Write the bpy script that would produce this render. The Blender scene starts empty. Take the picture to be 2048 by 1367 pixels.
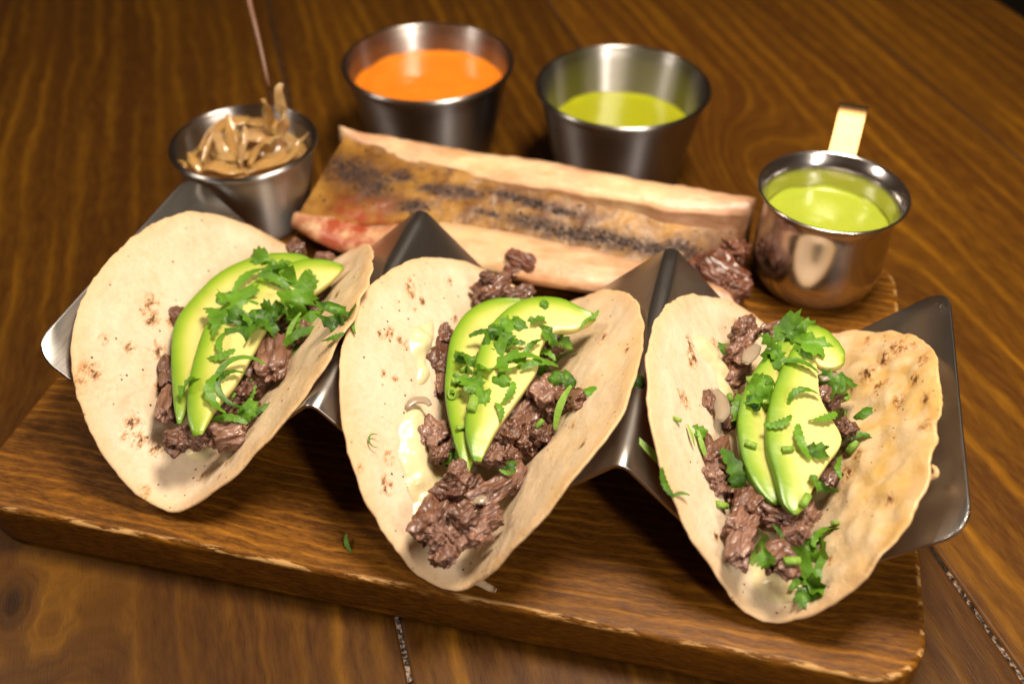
import bpy, bmesh, math, random
import numpy as np
from mathutils import Vector, Matrix, noise
from mathutils.bvhtree import BVHTree
from mathutils.geometry import delaunay_2d_cdt

random.seed(7)
S = 0.0145            # one drafting unit = 14.5 mm; geometry below is drafted in these units
scn = bpy.context.scene
col = scn.collection

# ------------------------------------------------------------------ camera
F, PITCH, YAW, ROLL, CX, CY, CZ = 2022.31, 0.73390, -0.25590, -0.0021, 4.5729, -17.0251, 15.2666
W, H = 2048.0, 1367.0
def cam_axes():
    cy, sy, cp, sp = math.cos(YAW), math.sin(YAW), math.cos(PITCH), math.sin(PITCH)
    f = Vector((sy*cp, cy*cp, -sp)); r = Vector((cy, -sy, 0)); u = r.cross(f)
    c, s = math.cos(ROLL), math.sin(ROLL)
    return c*r + s*u, -s*r + c*u, f
CR, CU, CF = cam_axes()
CPOS = Vector((CX, CY, CZ))
cd = bpy.data.cameras.new('camera'); cam = bpy.data.objects.new('camera', cd); col.objects.link(cam)
M = Matrix((CR, CU, -CF)).transposed().to_4x4(); M.translation = CPOS*S
cam.matrix_world = M
cd.sensor_width = 36.0; cd.lens = F/W*36.0
cd.clip_start = 0.01; cd.clip_end = 30
cd.dof.use_dof = True; cd.dof.focus_distance = 22.4*S; cd.dof.aperture_fstop = 6.6
scn.camera = cam

# ------------------------------------------------------------------ light
world = bpy.data.worlds.new('World'); scn.world = world; world.use_nodes = True
world.node_tree.nodes['Background'].inputs[0].default_value = (0.55, 0.34, 0.19, 1)
world.node_tree.nodes['Background'].inputs[1].default_value = 0.10
def area(name, loc, target, size, power, color, size_y=None):
    d = bpy.data.lights.new(name, 'AREA'); d.energy = power; d.color = color
    d.shape = 'RECTANGLE' if size_y else 'DISK'; d.size = size*S
    if size_y: d.size_y = size_y*S
    o = bpy.data.objects.new(name, d); col.objects.link(o)
    o.location = Vector(loc)*S
    o.rotation_euler = (Vector(target)-Vector(loc)).to_track_quat('-Z', 'Y').to_euler()
    return o
area('ceiling_lamp', (8, 5, 38), (2, 3, -2), 13, 6.4, (1.0, 0.875, 0.71))
area('window_light', (34, -32, 30), (0, 2, -2), 4, 3.6, (1.0, 0.92, 0.82), 22)
area('wall_lamp', (-40, -6, 36), (0, 0, -2), 10, 2.6, (1.0, 0.89, 0.76))
scn.view_settings.view_transform = 'Standard'; scn.view_settings.look = 'None'
scn.view_settings.exposure = 0.0; scn.view_settings.gamma = 1.0
scn.render.film_transparent = False
scn.cycles.use_denoising = True
scn.cycles.max_bounces = 8

# ------------------------------------------------------------------ node helper
class NG:
    def __init__(s, name, unit=None):
        s.m = bpy.data.materials.new(name); s.m.use_nodes = True
        s.t = s.m.node_tree; s.n = s.t.nodes; s.b = s.n['Principled BSDF']; s.out = s.n['Material Output']
        tc = s.n.new('ShaderNodeTexCoord')
        mp = s.n.new('ShaderNodeMapping'); mp.inputs['Scale'].default_value = (1/S,)*3
        s.t.links.new(tc.outputs['Object'], mp.inputs['Vector']); s.co = mp.outputs[0]
        if unit:      # instanced pieces modelled at unit size; each copy gets its own offset
            mp.inputs['Scale'].default_value = (unit,)*3
            va = s.n.new('ShaderNodeVectorMath'); va.operation = 'ADD'; oi = s.n.new('ShaderNodeObjectInfo')
            mm = s.n.new('ShaderNodeMath'); mm.operation = 'MULTIPLY'; mm.inputs[1].default_value = 37.0
            s.t.links.new(oi.outputs['Random'], mm.inputs[0]); s.t.links.new(mp.outputs[0], va.inputs[0]); s.t.links.new(mm.outputs[0], va.inputs[1]); s.co = va.outputs[0]
    def put(s, sock, v):
        if v is None: return
        if hasattr(v, 'is_output'): s.t.links.new(v, sock)
        elif isinstance(v, (tuple, list)):
            sock.default_value = tuple(v) + ((1,) if len(v) == 3 and len(sock.default_value) == 4 else ())
        else: sock.default_value = v
    def math(s, op, a, b=None, c=None, clamp=False):
        n = s.n.new('ShaderNodeMath'); n.operation = op; n.use_clamp = clamp
        for i, v in enumerate((a, b, c)): s.put(n.inputs[i], v)
        return n.outputs[0]
    def scale(s, vec, sc, off=(0, 0, 0)):
        n = s.n.new('ShaderNodeMapping'); s.put(n.inputs['Vector'], vec); n.inputs['Scale'].default_value = sc; n.inputs['Location'].default_value = off
        return n.outputs[0]
    def noise(s, vec, scale, detail=4, rough=.55, dist=0):
        n = s.n.new('ShaderNodeTexNoise'); s.put(n.inputs['Vector'], vec)
        n.inputs['Scale'].default_value = scale; n.inputs['Detail'].default_value = detail
        n.inputs['Roughness'].default_value = rough; n.inputs['Distortion'].default_value = dist
        return n.outputs['Fac']
    def voro(s, vec, scale, feature='F1'):
        n = s.n.new('ShaderNodeTexVoronoi'); n.feature = feature; s.put(n.inputs['Vector'], vec); n.inputs['Scale'].default_value = scale
        return n.outputs['Distance']
    def ramp(s, fac, stops):
        n = s.n.new('ShaderNodeValToRGB'); s.put(n.inputs[0], fac); e = n.color_ramp.elements
        while len(e) < len(stops): e.new(0.5)
        for i, (p, c) in enumerate(stops):
            e[i].position = p; c = (c,)*3 if not isinstance(c, (tuple, list)) else c; e[i].color = (*c, 1)
        return n.outputs[0]
    def mix(s, fac, a, b, blend='MIX'):
        n = s.n.new('ShaderNodeMix'); n.data_type = 'RGBA'; n.blend_type = blend
        s.put(n.inputs[0], fac); s.put(n.inputs[6], a); s.put(n.inputs[7], b); return n.outputs[2]
    def attr(s, name):
        n = s.n.new('ShaderNodeAttribute'); n.attribute_name = name; return n.outputs['Fac']
    def bump(s, h, strength=.3, dist=.05, normal=None):
        n = s.n.new('ShaderNodeBump'); n.inputs['Strength'].default_value = strength; n.inputs['Distance'].default_value = dist*S
        s.put(n.inputs['Height'], h); s.put(n.inputs['Normal'], normal); return n.outputs[0]
    def set(s, **k):
        for a, v in k.items(): s.put(s.b.inputs[a.replace('_', ' ')], v)
        return s.m
    def sep(s, v):
        n = s.n.new('ShaderNodeSeparateXYZ'); s.put(n.inputs[0], v); return n.outputs
    def comb(s, x, y, z):
        n = s.n.new('ShaderNodeCombineXYZ'); s.put(n.inputs[0], x); s.put(n.inputs[1], y); s.put(n.inputs[2], z); return n.outputs[0]
    def info(s):
        n = s.n.new('ShaderNodeObjectInfo'); return n.outputs['Random']

# ------------------------------------------------------------------ materials
def wood(name, dark, mid, light, lines, knot=None, rough=.42, seed=0, edge=False, lk=.46, fk=1.05):
    g = NG(name); x, y, z = g.sep(g.co)
    warp = g.noise(g.scale(g.co, (.05, .16, .16), (seed, 0, 0)), 1.0, 3)
    yy = g.math('ADD', y, g.math('MULTIPLY', g.math('SUBTRACT', warp, .5), 2.0))
    wob = g.math('MULTIPLY', g.math('SUBTRACT', g.noise(g.scale(g.co, (.5, .9, .9), (seed, 3, 0)), 1.2, 2), .5), .35)
    yy = g.math('ADD', yy, wob)
    if knot:
        kx, ky, kr = knot
        dx = g.math('MULTIPLY', g.math('SUBTRACT', x, kx), .5); dy = g.math('SUBTRACT', y, ky)
        r2 = g.math('ADD', g.math('MULTIPLY', dx, dx), g.math('MULTIPLY', dy, dy))
        r = g.math('SQRT', r2); k = g.math('POWER', 2.718, g.math('MULTIPLY', r2, -1/(kr*kr)))
        yy = g.math('ADD', g.math('MULTIPLY', yy, g.math('SUBTRACT', 1, k)), g.math('MULTIPLY', g.math('ADD', r, wob), g.math('MULTIPLY', k, 2.2)))
    ring = g.noise(g.comb(g.math('MULTIPLY', x, .03), g.math('ADD', yy, seed*3.7), g.math('MULTIPLY', z, .6)), lines*.42, 3, .6)
    ph = g.math('ADD', g.math('MULTIPLY', yy, 6.283*lines), g.math('MULTIPLY', ring, 9.0))
    ln = g.math('POWER', g.math('ADD', .5, g.math('MULTIPLY', g.math('SINE', ph), .5)), 3.0)
    ln = g.math('MULTIPLY', ln, g.ramp(g.noise(g.comb(g.math('MULTIPLY', x, .10), yy, z), lines*.9, 3, .6), [(.38, .05), (.62, 1.)]))
    fine = g.noise(g.comb(g.math('MULTIPLY', x, .22), yy, z), lines*4.5, 4, .65)
    broad = g.noise(g.scale(g.co, (.06, .3, .3), (seed*2, 9, 0)), .9, 3)
    f = g.math('ADD', g.math('MULTIPLY', ln, lk), g.math('MULTIPLY', g.math('SUBTRACT', fine, .36), fk))
    f = g.math('ADD', f, g.math('MULTIPLY', g.math('SUBTRACT', ring, .5), .5))
    c = g.ramp(f, [(.0, dark), (.26, mid), (.62, light), (1., tuple(q*1.15 for q in light))])
    c = g.mix(g.ramp(broad, [(.42, .0), (.72, .55)]), c, dark)
    pore = g.noise(g.scale(g.co, (1.2, 16, 16)), 1.5, 3, .7)
    c = g.mix(g.ramp(pore, [(.56, 0.), (.72, .45)]), c, tuple(q*.45 for q in dark))
    if knot: c = g.mix(g.ramp(r, [(.12, .9), (.42, 0.)]), c, tuple(q*.4 for q in dark))
    if edge:
        w = g.attr('wear'); chip = g.noise(g.scale(g.co, (.55, 3, 3)), 1.6, 5, .65)
        m = g.math('MULTIPLY', w, g.ramp(chip, [(.50, 0.), (.58, 1.)]))
        c = g.mix(m, c, (.50, .28, .10))
    rr = g.math('ADD', rough-.08, g.math('MULTIPLY', fine, .22))
    nb = g.bump(g.math('ADD', g.math('MULTIPLY', pore, -.5), f), .30, .05)
    return g.set(Base_Color=c, Roughness=rr, Normal=nb, Specular_IOR_Level=.15)

W_DARK, W_MID, W_LIGHT = (.044, .0148, .0018), (.094, .0365, .0022), (.180, .073, .0035)
M_board = wood('stained_board_wood', (.072, .0245, .0028), (.175, .0640, .0052), (.32, .126, .0100), 3.6, seed=1.3, edge=True, lk=.36, fk=.9)

def steel(name, base=(.50, .48, .46), rough=.30, aniso=.0, scratch=(1, 30, 1), bumpk=.03, tang=None):
    g = NG(name)
    n1 = g.noise(g.scale(g.co, scratch), 2.0, 3, .7); n2 = g.noise(g.co, .8, 3)
    r = g.math('ADD', rough-.08, g.math('MULTIPLY', n1, .10)); r = g.math('ADD', r, g.math('MULTIPLY', n2, .06))
    g.set(Base_Color=base, Metallic=1.0, Roughness=r, Normal=g.bump(n1, bumpk, .02))
    if aniso:
        g.b.inputs['Anisotropic'].default_value = aniso; g.b.inputs['Anisotropic Rotation'].default_value = .25
        t = g.n.new('ShaderNodeTangent'); t.direction_type = 'RADIAL'; t.axis = 'Z'; g.t.links.new(t.outputs[0], g.b.inputs['Tangent'])
    return g.m
M_sheet = steel('brushed_sheet_steel', (.42, .40, .375), .30, 0, (9, .35, 9), .05)
M_cup = steel('brushed_cup_steel', (.38, .355, .34), .37, .95, (.8, .8, 14), .04)
M_cream = steel('polished_creamer_steel', (.56, .52, .50), .20, .0, (.6, .6, 3), .01)

def tortilla_mat():
    g = NG('flour_tortilla')
    big = g.noise(g.co, .55, 4, .6); mid = g.noise(g.scale(g.co, (1, 1, 1), (5, 1, 2)), 1.9, 5, .6); small = g.noise(g.co, 9, 3, .6)
    c = g.mix(g.ramp(big, [(.34, 0.), (.68, 1.)]), (.66, .525, .375), (.60, .43, .27))
    c = g.mix(g.ramp(mid, [(.56, 0.), (.76, .45)]), c, (.58, .34, .14))
    c = g.mix(g.ramp(small, [(.42, .35), (.60, 0.)]), c, (.70, .575, .42))
    # greasy stained part
    c = g.mix(g.math('MULTIPLY', g.attr('grease'), g.ramp(mid, [(.35, .9), (.62, .35)])), c, (.52, .30, .06))
    c = g.mix(g.math('MULTIPLY', g.attr('bub'), .75), c, (.80, .68, .47))
    c = g.mix(g.math('MULTIPLY', g.attr('grease'), g.ramp(g.noise(g.scale(g.co, (1, 1, 1), (8, 3, 1)), .8, 4), [(.44, 0.), (.62, .65)])), c, (.60, .34, .055))
    # toasted blotches and pin specks
    blot = g.noise(g.scale(g.co, (1.3, .8, 1.3), (2, 7, 4)), 1.25, 6, .68)
    c = g.mix(g.ramp(blot, [(.665, 0.), (.71, .7)]), c, (.40, .19, .06))
    ch = g.math('MULTIPLY', g.attr('char'), g.ramp(g.noise(g.scale(g.co, (1.6, 1., 1.6)), 4.2, 6, .78), [(.40, 0.), (.66, 1.5)]), clamp=True)
    c = g.mix(g.ramp(ch, [(.15, 0.), (.5, .8)]), c, (.42, .19, .055))
    c = g.mix(g.ramp(ch, [(.50, 0.), (.85, .95)]), c, (.055, .018, .007))
    sp = g.voro(g.scale(g.co, (1, 1, 1), (.3, .2, .6)), 3.6); gate = g.noise(g.co, .9, 2)
    c = g.mix(g.math('MULTIPLY', g.ramp(sp, [(.085, .95), (.13, 0.)]), g.ramp(gate, [(.43, 0.), (.50, 1.)])), c, (.085, .03, .012))
    c = g.mix(g.math('MULTIPLY', g.attr('rim'), .6), c, (.56, .32, .125))
    h = g.math('ADD', g.math('MULTIPLY', mid, .8), g.math('MULTIPLY', small, .25))
    g.set(Base_Color=c, Roughness=g.math('SUBTRACT', .62, g.math('MULTIPLY', g.attr('grease'), .3)), Normal=g.bump(h, .5, .11), Specular_IOR_Level=.35)
    g.set(Subsurface_Weight=.12, Subsurface_Radius=(.6*S, .35*S, .15*S), Subsurface_Scale=.5)
    return g.m
M_tort = tortilla_mat()

def cheese_mat():
    g = NG('melted_white_cheese'); n = g.noise(g.co, 1.6, 4)
    g.set(Base_Color=g.mix(n, (.64, .50, .25), (.68, .59, .37)), Roughness=.25, Normal=g.bump(g.noise(g.co, 3, 3), .3, .08))
    return g.set(Subsurface_Weight=.3, Subsurface_Radius=(.8*S, .6*S, .3*S), Subsurface_Scale=.5)
M_cheese = cheese_mat()

def beef_mat(name='grilled_beef', k=1., tintc=(1, 1, 1)):
    g = NG(name, .8)
    n = g.noise(g.scale(g.co, (1.0, 3.6, 3.6)), 1.5, 6, .62); n2 = g.noise(g.co, 1.3, 4, .6); n3 = g.noise(g.scale(g.co, (1, 1.8, 1.8)), 8, 4, .7)
    c = g.ramp(n, [(.32, (.045*k, .014*k, .006*k)), (.46, (.165*k, .068*k, .037*k)), (.61, (.265*k, .130*k, .080*k)), (.77, (.40*k, .22*k, .145*k))])
    c = g.mix(g.ramp(n2, [(.44, 0.), (.66, .80)]), c, (.095, .032, .014))
    c = g.mix(g.ramp(n3, [(.56, 0.), (.70, .7)]), c, (.03, .012, .007))
    tint = g.info(); c = g.mix(g.ramp(tint, [(.0, .7), (.5, 0.)]), c, (.075, .024, .010)); c = g.mix(g.ramp(tint, [(.55, 0.), (1., .4)]), c, (.29*k, .16*k, .115*k))
    lo = g.noise(g.scale(g.co, (1.0, 2.6, 2.6)), 2.2, 2, .5); wet = g.noise(g.scale(g.co, (1, 1, 1), (7, 2, 5)), 3.2, 1, .5)
    h = g.math('ADD', g.math('MULTIPLY', lo, .8), g.math('MULTIPLY', wet, .7))
    if tintc != (1, 1, 1): c = g.mix(1., c, tintc, 'MULTIPLY')
    return g.set(Base_Color=c, Roughness=g.ramp(wet, [(.35, .22), (.62, .55)]), Normal=g.bump(g.math('ADD', h, g.math('MULTIPLY', n, .35)), .7, .13), Specular_IOR_Level=.5, Coat_Weight=.22, Coat_Roughness=.14,
                 Coat_Normal=g.bump(wet, .6, .12), Subsurface_Weight=.05, Subsurface_Radius=(.5*S, .15*S, .1*S), Subsurface_Scale=.4)
M_beef = beef_mat(); M_scrap = beef_mat('dark_roasted_scrap', .62, (1.1, .78, .52))

def onion_mat(name, a, b, rough=.2):
    g = NG(name); n = g.noise(g.scale(g.co, (1, 1, .4)), 1.8, 4)
    g.set(Base_Color=g.mix(n, a, b), Roughness=rough, Normal=g.bump(g.noise(g.co, 4, 3), .25, .05))
    g.b.inputs['Transmission Weight'].default_value = .45
    return g.set(Subsurface_Weight=.35, Subsurface_Radius=(.8*S, .5*S, .25*S), Subsurface_Scale=.6)
M_onion = onion_mat('soft_cooked_onion', (.40, .29, .20), (.56, .45, .33))
M_pickle = onion_mat('brown_pickled_onion', (.52, .26, .070), (.68, .42, .16), .12)
M_pickle_pale = onion_mat('pale_pickled_onion', (.60, .33, .12), (.70, .45, .22), .14)

def avocado_mat():
    g = NG('avocado_flesh'); r = g.attr('rind'); n = g.noise(g.scale(g.co, (1, 1, 1)), 1.1, 4)
    r2 = g.math('ADD', r, g.math('MULTIPLY', g.math('SUBTRACT', n, .5), .16))
    c = g.ramp(r2, [(.0, (.085, .18, .008)), (.10, (.15, .27, .010)), (.27, (.265, .365, .026)), (.44, (.42, .445, .080)), (.62, (.56, .51, .155)), (1., (.61, .53, .19))])
    g.set(Base_Color=c, Roughness=.36, Normal=g.bump(g.math('ADD', g.math('MULTIPLY', n, .6), g.math('ADD', g.noise(g.scale(g.co, (1., 7., 1.)), 1.3, 4, .6), g.math('MULTIPLY', g.noise(g.co, 9, 3), .3))), .14, .05), Specular_IOR_Level=.5)
    return g.set(Subsurface_Weight=.2, Subsurface_Radius=(.5*S, .5*S, .12*S), Subsurface_Scale=.5)
M_avo = avocado_mat()

def leaf_mat(name, a, b, trans):
    g = NG(name, .9); n = g.noise(g.co, 3.0, 4); c = g.mix(g.info(), a, b); c = g.mix(g.ramp(n, [(.4, 0.), (.7, .5)]), c, tuple(q*1.5 for q in b))
    g.set(Base_Color=c, Roughness=.42, Normal=g.bump(g.noise(g.co, 5, 3), .5, .08), Specular_IOR_Level=.4)
    tr = g.n.new('ShaderNodeBsdfTranslucent'); g.put(tr.inputs[0], trans)
    mx = g.n.new('ShaderNodeMixShader'); mx.inputs[0].default_value = .3
    g.t.links.new(g.b.outputs[0], mx.inputs[1]); g.t.links.new(tr.outputs[0], mx.inputs[2]); g.t.links.new(mx.outputs[0], g.out.inputs[0])
    return g.m
M_leaf = leaf_mat('cilantro_leaf', (.014, .060, .004), (.13, .29, .018), (.18, .36, .02))
M_leaf_pale = leaf_mat('pale_herb_stem', (.16, .34, .03), (.30, .47, .07), (.28, .45, .05))

def sauce_mat(name, a, b, rough, fleck=None):
    g = NG(name); n = g.noise(g.co, 1.2, 4); c = g.mix(n, a, b)
    if fleck: c = g.mix(g.ramp(g.noise(g.co, 14, 3, .6), [(.58, 0.), (.68, .6)]), c, fleck)
    return g.set(Base_Color=c, Roughness=rough, Normal=g.bump(g.noise(g.co, 1.5, 3), .12, .1), Specular_IOR_Level=.5,
                 Subsurface_Weight=.15, Subsurface_Radius=(.5*S, .3*S, .1*S), Subsurface_Scale=.4)
M_orange = sauce_mat('orange_cream_sauce', (.62, .150, .008), (.72, .215, .014), .16, (.45, .075, .008))
M_green = sauce_mat('green_cream_sauce', (.26, .275, .006), (.34, .34, .010), .18, (.17, .22, .01))
M_herb = sauce_mat('herb_cream_sauce', (.27, .325, .020), (.345, .39, .034), .28, (.17, .26, .02))

def bone_mat():
    g = NG('roasted_bone'); n = g.noise(g.scale(g.co, (.5, 1, 1)), 1.1, 5, .6); n2 = g.noise(g.co, .42, 3); f = g.noise(g.scale(g.co, (.8, 1.5, 1.5)), 1.6, 4, .6)
    c = g.mix(g.ramp(n2, [(.40, 0.), (.62, 1.)]), (.60, .385, .20), (.59, .325, .19))
    c = g.mix(g.ramp(f, [(.45, 0.), (.75, .45)]), c, (.85, .66, .42))
    c = g.mix(g.ramp(n, [(.47, 0.), (.70, .75)]), c, (.38, .16, .05))
    blood = g.math('MULTIPLY', g.attr('blood'), g.ramp(g.noise(g.co, 1.7, 5, .65), [(.36, 0.), (.60, 1.)]))
    c = g.mix(blood, c, (.30, .055, .020))
    c = g.mix(g.math('MULTIPLY', g.attr('scorch_shade'), g.ramp(f, [(.2, .95), (.8, .5)])), c, (.15, .055, .016))
    return g.set(Base_Color=c, Roughness=.42, Normal=g.bump(g.math('ADD', g.math('ADD', n, f), g.noise(g.co, 5, 2, .6)), .3, .07), Subsurface_Weight=.1, Subsurface_Radius=(.5*S, .3*S, .2*S), Subsurface_Scale=.5)
M_bone = bone_mat()
def marrow_mat():
    g = NG('roasted_marrow'); n = g.noise(g.co, .8, 5, .55); n2 = g.noise(g.scale(g.co, (1, 1, 1), (4, 4, 1)), 1.7, 5, .6); n3 = g.noise(g.co, 6, 4, .7)
    c = g.ramp(n, [(.30, (.11, .042, .009)), (.44, (.225, .100, .016)), (.58, (.31, .155, .028)), (.75, (.38, .19, .05))])
    c = g.mix(g.ramp(n2, [(.47, 0.), (.62, .8)]), c, (.105, .038, .012))
    blood = g.math('MULTIPLY', g.attr('blood'), g.ramp(n2, [(.36, 0.), (.56, 1.)]))
    c = g.mix(blood, c, (.26, .045, .016))
    c = g.mix(g.ramp(g.attr('char'), [(.06, 0.), (.7, .75)]), c, (.10, .040, .014))
    ch = g.math('MULTIPLY', g.attr('char'), g.ramp(n3, [(.36, 0.), (.56, 1.5)]), clamp=True)
    c = g.mix(ch, c, (.040, .018, .010))
    c = g.mix(g.math('MULTIPLY', g.attr('scorch_shade'), .85), c, (.085, .032, .014))
    return g.set(Base_Color=c, Roughness=g.math('ADD', g.math('ADD', .26, g.math('MULTIPLY', n3, .26)), g.math('ADD', g.math('MULTIPLY', ch, .3), g.math('MULTIPLY', g.attr('scorch_shade'), .35))), Normal=g.bump(g.math('ADD', g.math('MULTIPLY', n2, .6), g.math('MULTIPLY', n3, .4)), .4, .10),
                 Subsurface_Weight=.08, Subsurface_Radius=(.5*S, .3*S, .1*S), Subsurface_Scale=.5, Specular_IOR_Level=.38)
M_marrow = marrow_mat()
def plain(name, c, rough=.5, bumpk=.3):
    g = NG(name); n = g.noise(g.co, 3, 4)
    return g.set(Base_Color=g.mix(n, c, tuple(q*.6 for q in c)), Roughness=rough, Normal=g.bump(n, bumpk, .05))
M_speck = plain('black_pepper', (.022, .013, .008), .65)
M_stick = plain('reddish_stick_wood', (.155, .062, .026), .5)
M_floor = plain('dark_floor', (.030, .026, .024), .6)
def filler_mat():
    g = NG('glint_painted_filler'); n = g.noise(g.scale(g.co, (3, 3, 3)), 2.4, 5, .75); n = g.math('MULTIPLY', n, g.ramp(g.math('ADD', g.sep(g.co)[1], g.math('MULTIPLY', g.noise(g.co, .6, 2), 4)), [(0., 1.), (.9, .75)]))
    return g.set(Base_Color=g.ramp(n, [(.45, (.012, .006, .003)), (.60, (.50, .36, .27))]), Roughness=.3, Normal=g.bump(n, 1., .15))  # pale specks paint glints into the glossy filler, denser toward the front
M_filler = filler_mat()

# ------------------------------------------------------------------ geometry helpers
def V(*a): return Vector(a)
def mesh_obj(name, verts, faces, mat, parent=None, origin=None, smooth=True, attrs=None, kind=None):
    """verts in drafting units (world); origin = base of the thing. children share the parent's origin."""
    v = np.asarray([tuple(q) for q in verts], float) if not isinstance(verts, np.ndarray) else verts.astype(float)
    if parent is not None: origin = Vector(parent['_o'])
    elif origin is None:
        lo, hi = v.min(0), v.max(0); origin = Vector(((lo[0]+hi[0])/2, (lo[1]+hi[1])/2, lo[2]))
    me = bpy.data.meshes.new(name)
    me.from_pydata(((v-np.array(origin))*S).tolist(), [], [tuple(int(i) for i in f) for f in faces]); me.update()
    if smooth: me.polygons.foreach_set('use_smooth', [True]*len(me.polygons))
    me.materials.append(mat)
    for k, a in (attrs or {}).items():
        at = me.attributes.new(k, 'FLOAT', 'POINT'); at.data.foreach_set('value', np.asarray(a, dtype=np.float32))
    o = bpy.data.objects.new(name, me); col.objects.link(o)
    if parent is None: o.location = Vector(origin)*S
    else: o.parent = parent
    o['_o'] = tuple(origin)
    if kind: o['kind'] = kind
    return o
def tag(o, label, cat, group=None):
    o['label'] = label; o['category'] = cat
    if group: o['group'] = group
    return o
def empty(name, loc):
    o = bpy.data.objects.new(name, None); col.objects.link(o); o.location = Vector(loc)*S; o['_o'] = tuple(loc); o.empty_display_size = .01
    return o
def ray(px, py):
    return (CF + CR*((px-W/2)/F) + CU*((H/2-py)/F))
def at(px, py, z):
    d = ray(px, py); return CPOS + d*((z-CZ)/d.z)
def grid_faces(nu, nv, wrap_u=False, wrap_v=False, base=0):
    f = []
    for i in range(nu if wrap_u else nu-1):
        for j in range(nv if wrap_v else nv-1):
            a, b = i, (i+1) % nu; c, d = j, (j+1) % nv
            f.append((base+a*nv+c, base+b*nv+c, base+b*nv+d, base+a*nv+d))
    return f
def smooth_path(pts, n, closed=False):
    """Catmull-Rom through the points, n samples evenly along its length"""
    P = [np.array(p, float) for p in pts]
    if closed: P = [P[-1]]+P+[P[0], P[1]]
    else: P = [2*P[0]-P[1]]+P+[2*P[-1]-P[-2]]
    out = []
    for i in range(1, len(P)-2):
        p0, p1, p2, p3 = P[i-1:i+3]
        for t in np.linspace(0, 1, 16, endpoint=False):
            out.append(.5*((2*p1)+(p2-p0)*t+(2*p0-5*p1+4*p2-p3)*t*t+(-p0+3*p1-3*p2+p3)*t**3))
    out.append(P[-2]); out = np.array(out)
    d = np.r_[0, np.cumsum(np.linalg.norm(np.diff(out, axis=0), axis=1))]
    tt = np.linspace(0, d[-1], n)
    return np.stack([np.interp(tt, d, out[:, k]) for k in range(out.shape[1])], -1)
def lathe(profile, c, n=96):
    """closed or open profile [(r, z)], about the axis through c"""
    v = []; 
    for k in range(n):
        a = 2*math.pi*k/n
        for r, z in profile: v.append((c[0]+r*math.cos(a), c[1]+r*math.sin(a), z))
    return v, grid_faces(n, len(profile), True)
def tube(path, radii, nseg=8, flat=1.0, up=V(0, 0, 1)):
    """tapered tube with capped ends along a path; flat<1 squashes it along the binormal"""
    path = [Vector(p) for p in path]; v = []; f = []
    n = len(path)
    for i, p in enumerate(path):
        t = (path[min(i+1, n-1)]-path[max(i-1, 0)]).normalized()
        s = t.cross(up); s = s.normalized() if s.length > 1e-4 else V(1, 0, 0); b = s.cross(t)
        for k in range(nseg):
            a = 2*math.pi*k/nseg; v.append(p+s*(math.cos(a)*radii[i])+b*(math.sin(a)*radii[i]*flat))
    f = grid_faces(n, nseg, False, True)
    f.append(tuple(range(nseg))[::-1]); f.append(tuple(range((n-1)*nseg, n*nseg)))
    return v, f
def fillet(pts, rad, seg=6):
    out = []
    for i, p in enumerate(pts):
        r = rad[i]; p = np.array(p, float)
        if r <= 0: out.append(p); continue
        a = np.array(pts[i-1], float)-p; b = np.array(pts[(i+1) % len(pts)], float)-p
        a /= np.linalg.norm(a); b /= np.linalg.norm(b)
        half = math.acos(max(-1, min(1, a@b)))/2; d = r/math.tan(half); cen = p+(a+b)/np.linalg.norm(a+b)*r/math.sin(half)
        s, e = p+a*d-cen, p+b*d-cen; a0 = math.atan2(s[1], s[0]); a1 = math.atan2(e[1], e[0])
        while a1-a0 > math.pi: a1 -= 2*math.pi
        while a1-a0 < -math.pi: a1 += 2*math.pi
        for t in np.linspace(a0, a1, seg+1): out.append(cen+r*np.array([math.cos(t), math.sin(t)]))
    return np.array(out)

Z_BOARD, Z_TABLE = -2.70, -3.97

# ------------------------------------------------------------------ table, floor
fl = mesh_obj('floor', [(-400, -400, -54), (400, -400, -54), (400, 400, -54), (-400, 400, -54)], [(0, 1, 2, 3)], M_floor); fl['kind'] = 'structure'
PD = V(.493, -.870, 0).normalized()          # plank direction
PN = V(.870, .493, 0).normalized()
table = empty('wooden_table', (0, 0, Z_TABLE-1.6))
tag(table, 'dark brown stained plank table top under the board and the sauce cups', 'table')
def plank(s0, s1, a0, a1, seed, knot=None, k_=0):
    gap = .036; s0 += gap; s1 -= gap
    prof = fillet([(s0, -1.5), (s1, -1.5), (s1, 0), (s0, 0)], [0, 0, .10, .10], 4)
    # the mesh is built along its own x axis, so the grain follows the plank
    xs = np.linspace(a0, a1, 30); vv = []
    sm = (s0+s1)/2
    for x in xs:
        for q in prof: vv.append((x, q[0]-sm, q[1]))
    m = len(prof); ff = grid_faces(len(xs), m, False, True) + [tuple(range(m))[::-1], tuple(range((len(xs)-1)*m, len(xs)*m))]
    me = bpy.data.meshes.new('plank'); me.from_pydata([(a*S, b*S, c*S) for a, b, c in vv], [], ff); me.update()
    tone = {4: 1.0, 3: .6, 5: 1.1, 6: 1.5, 7: 1.4}.get(k_, .7)      # light falloff painted per plank: left ones darker, right ones brighter
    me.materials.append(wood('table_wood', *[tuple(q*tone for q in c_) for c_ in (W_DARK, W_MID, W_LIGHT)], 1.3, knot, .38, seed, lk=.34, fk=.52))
    o = bpy.data.objects.new('plank', me); col.objects.link(o); o.parent = table
    R = Matrix((PD, -PN, V(0, 0, 1))).transposed().to_4x4() if False else Matrix((PD, V(0, 0, 1).cross(PD), V(0, 0, 1))).transposed().to_4x4()
    R.translation = (PN*sm + V(0, 0, 1.6))*S
    o.matrix_local = R
    return o
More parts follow.
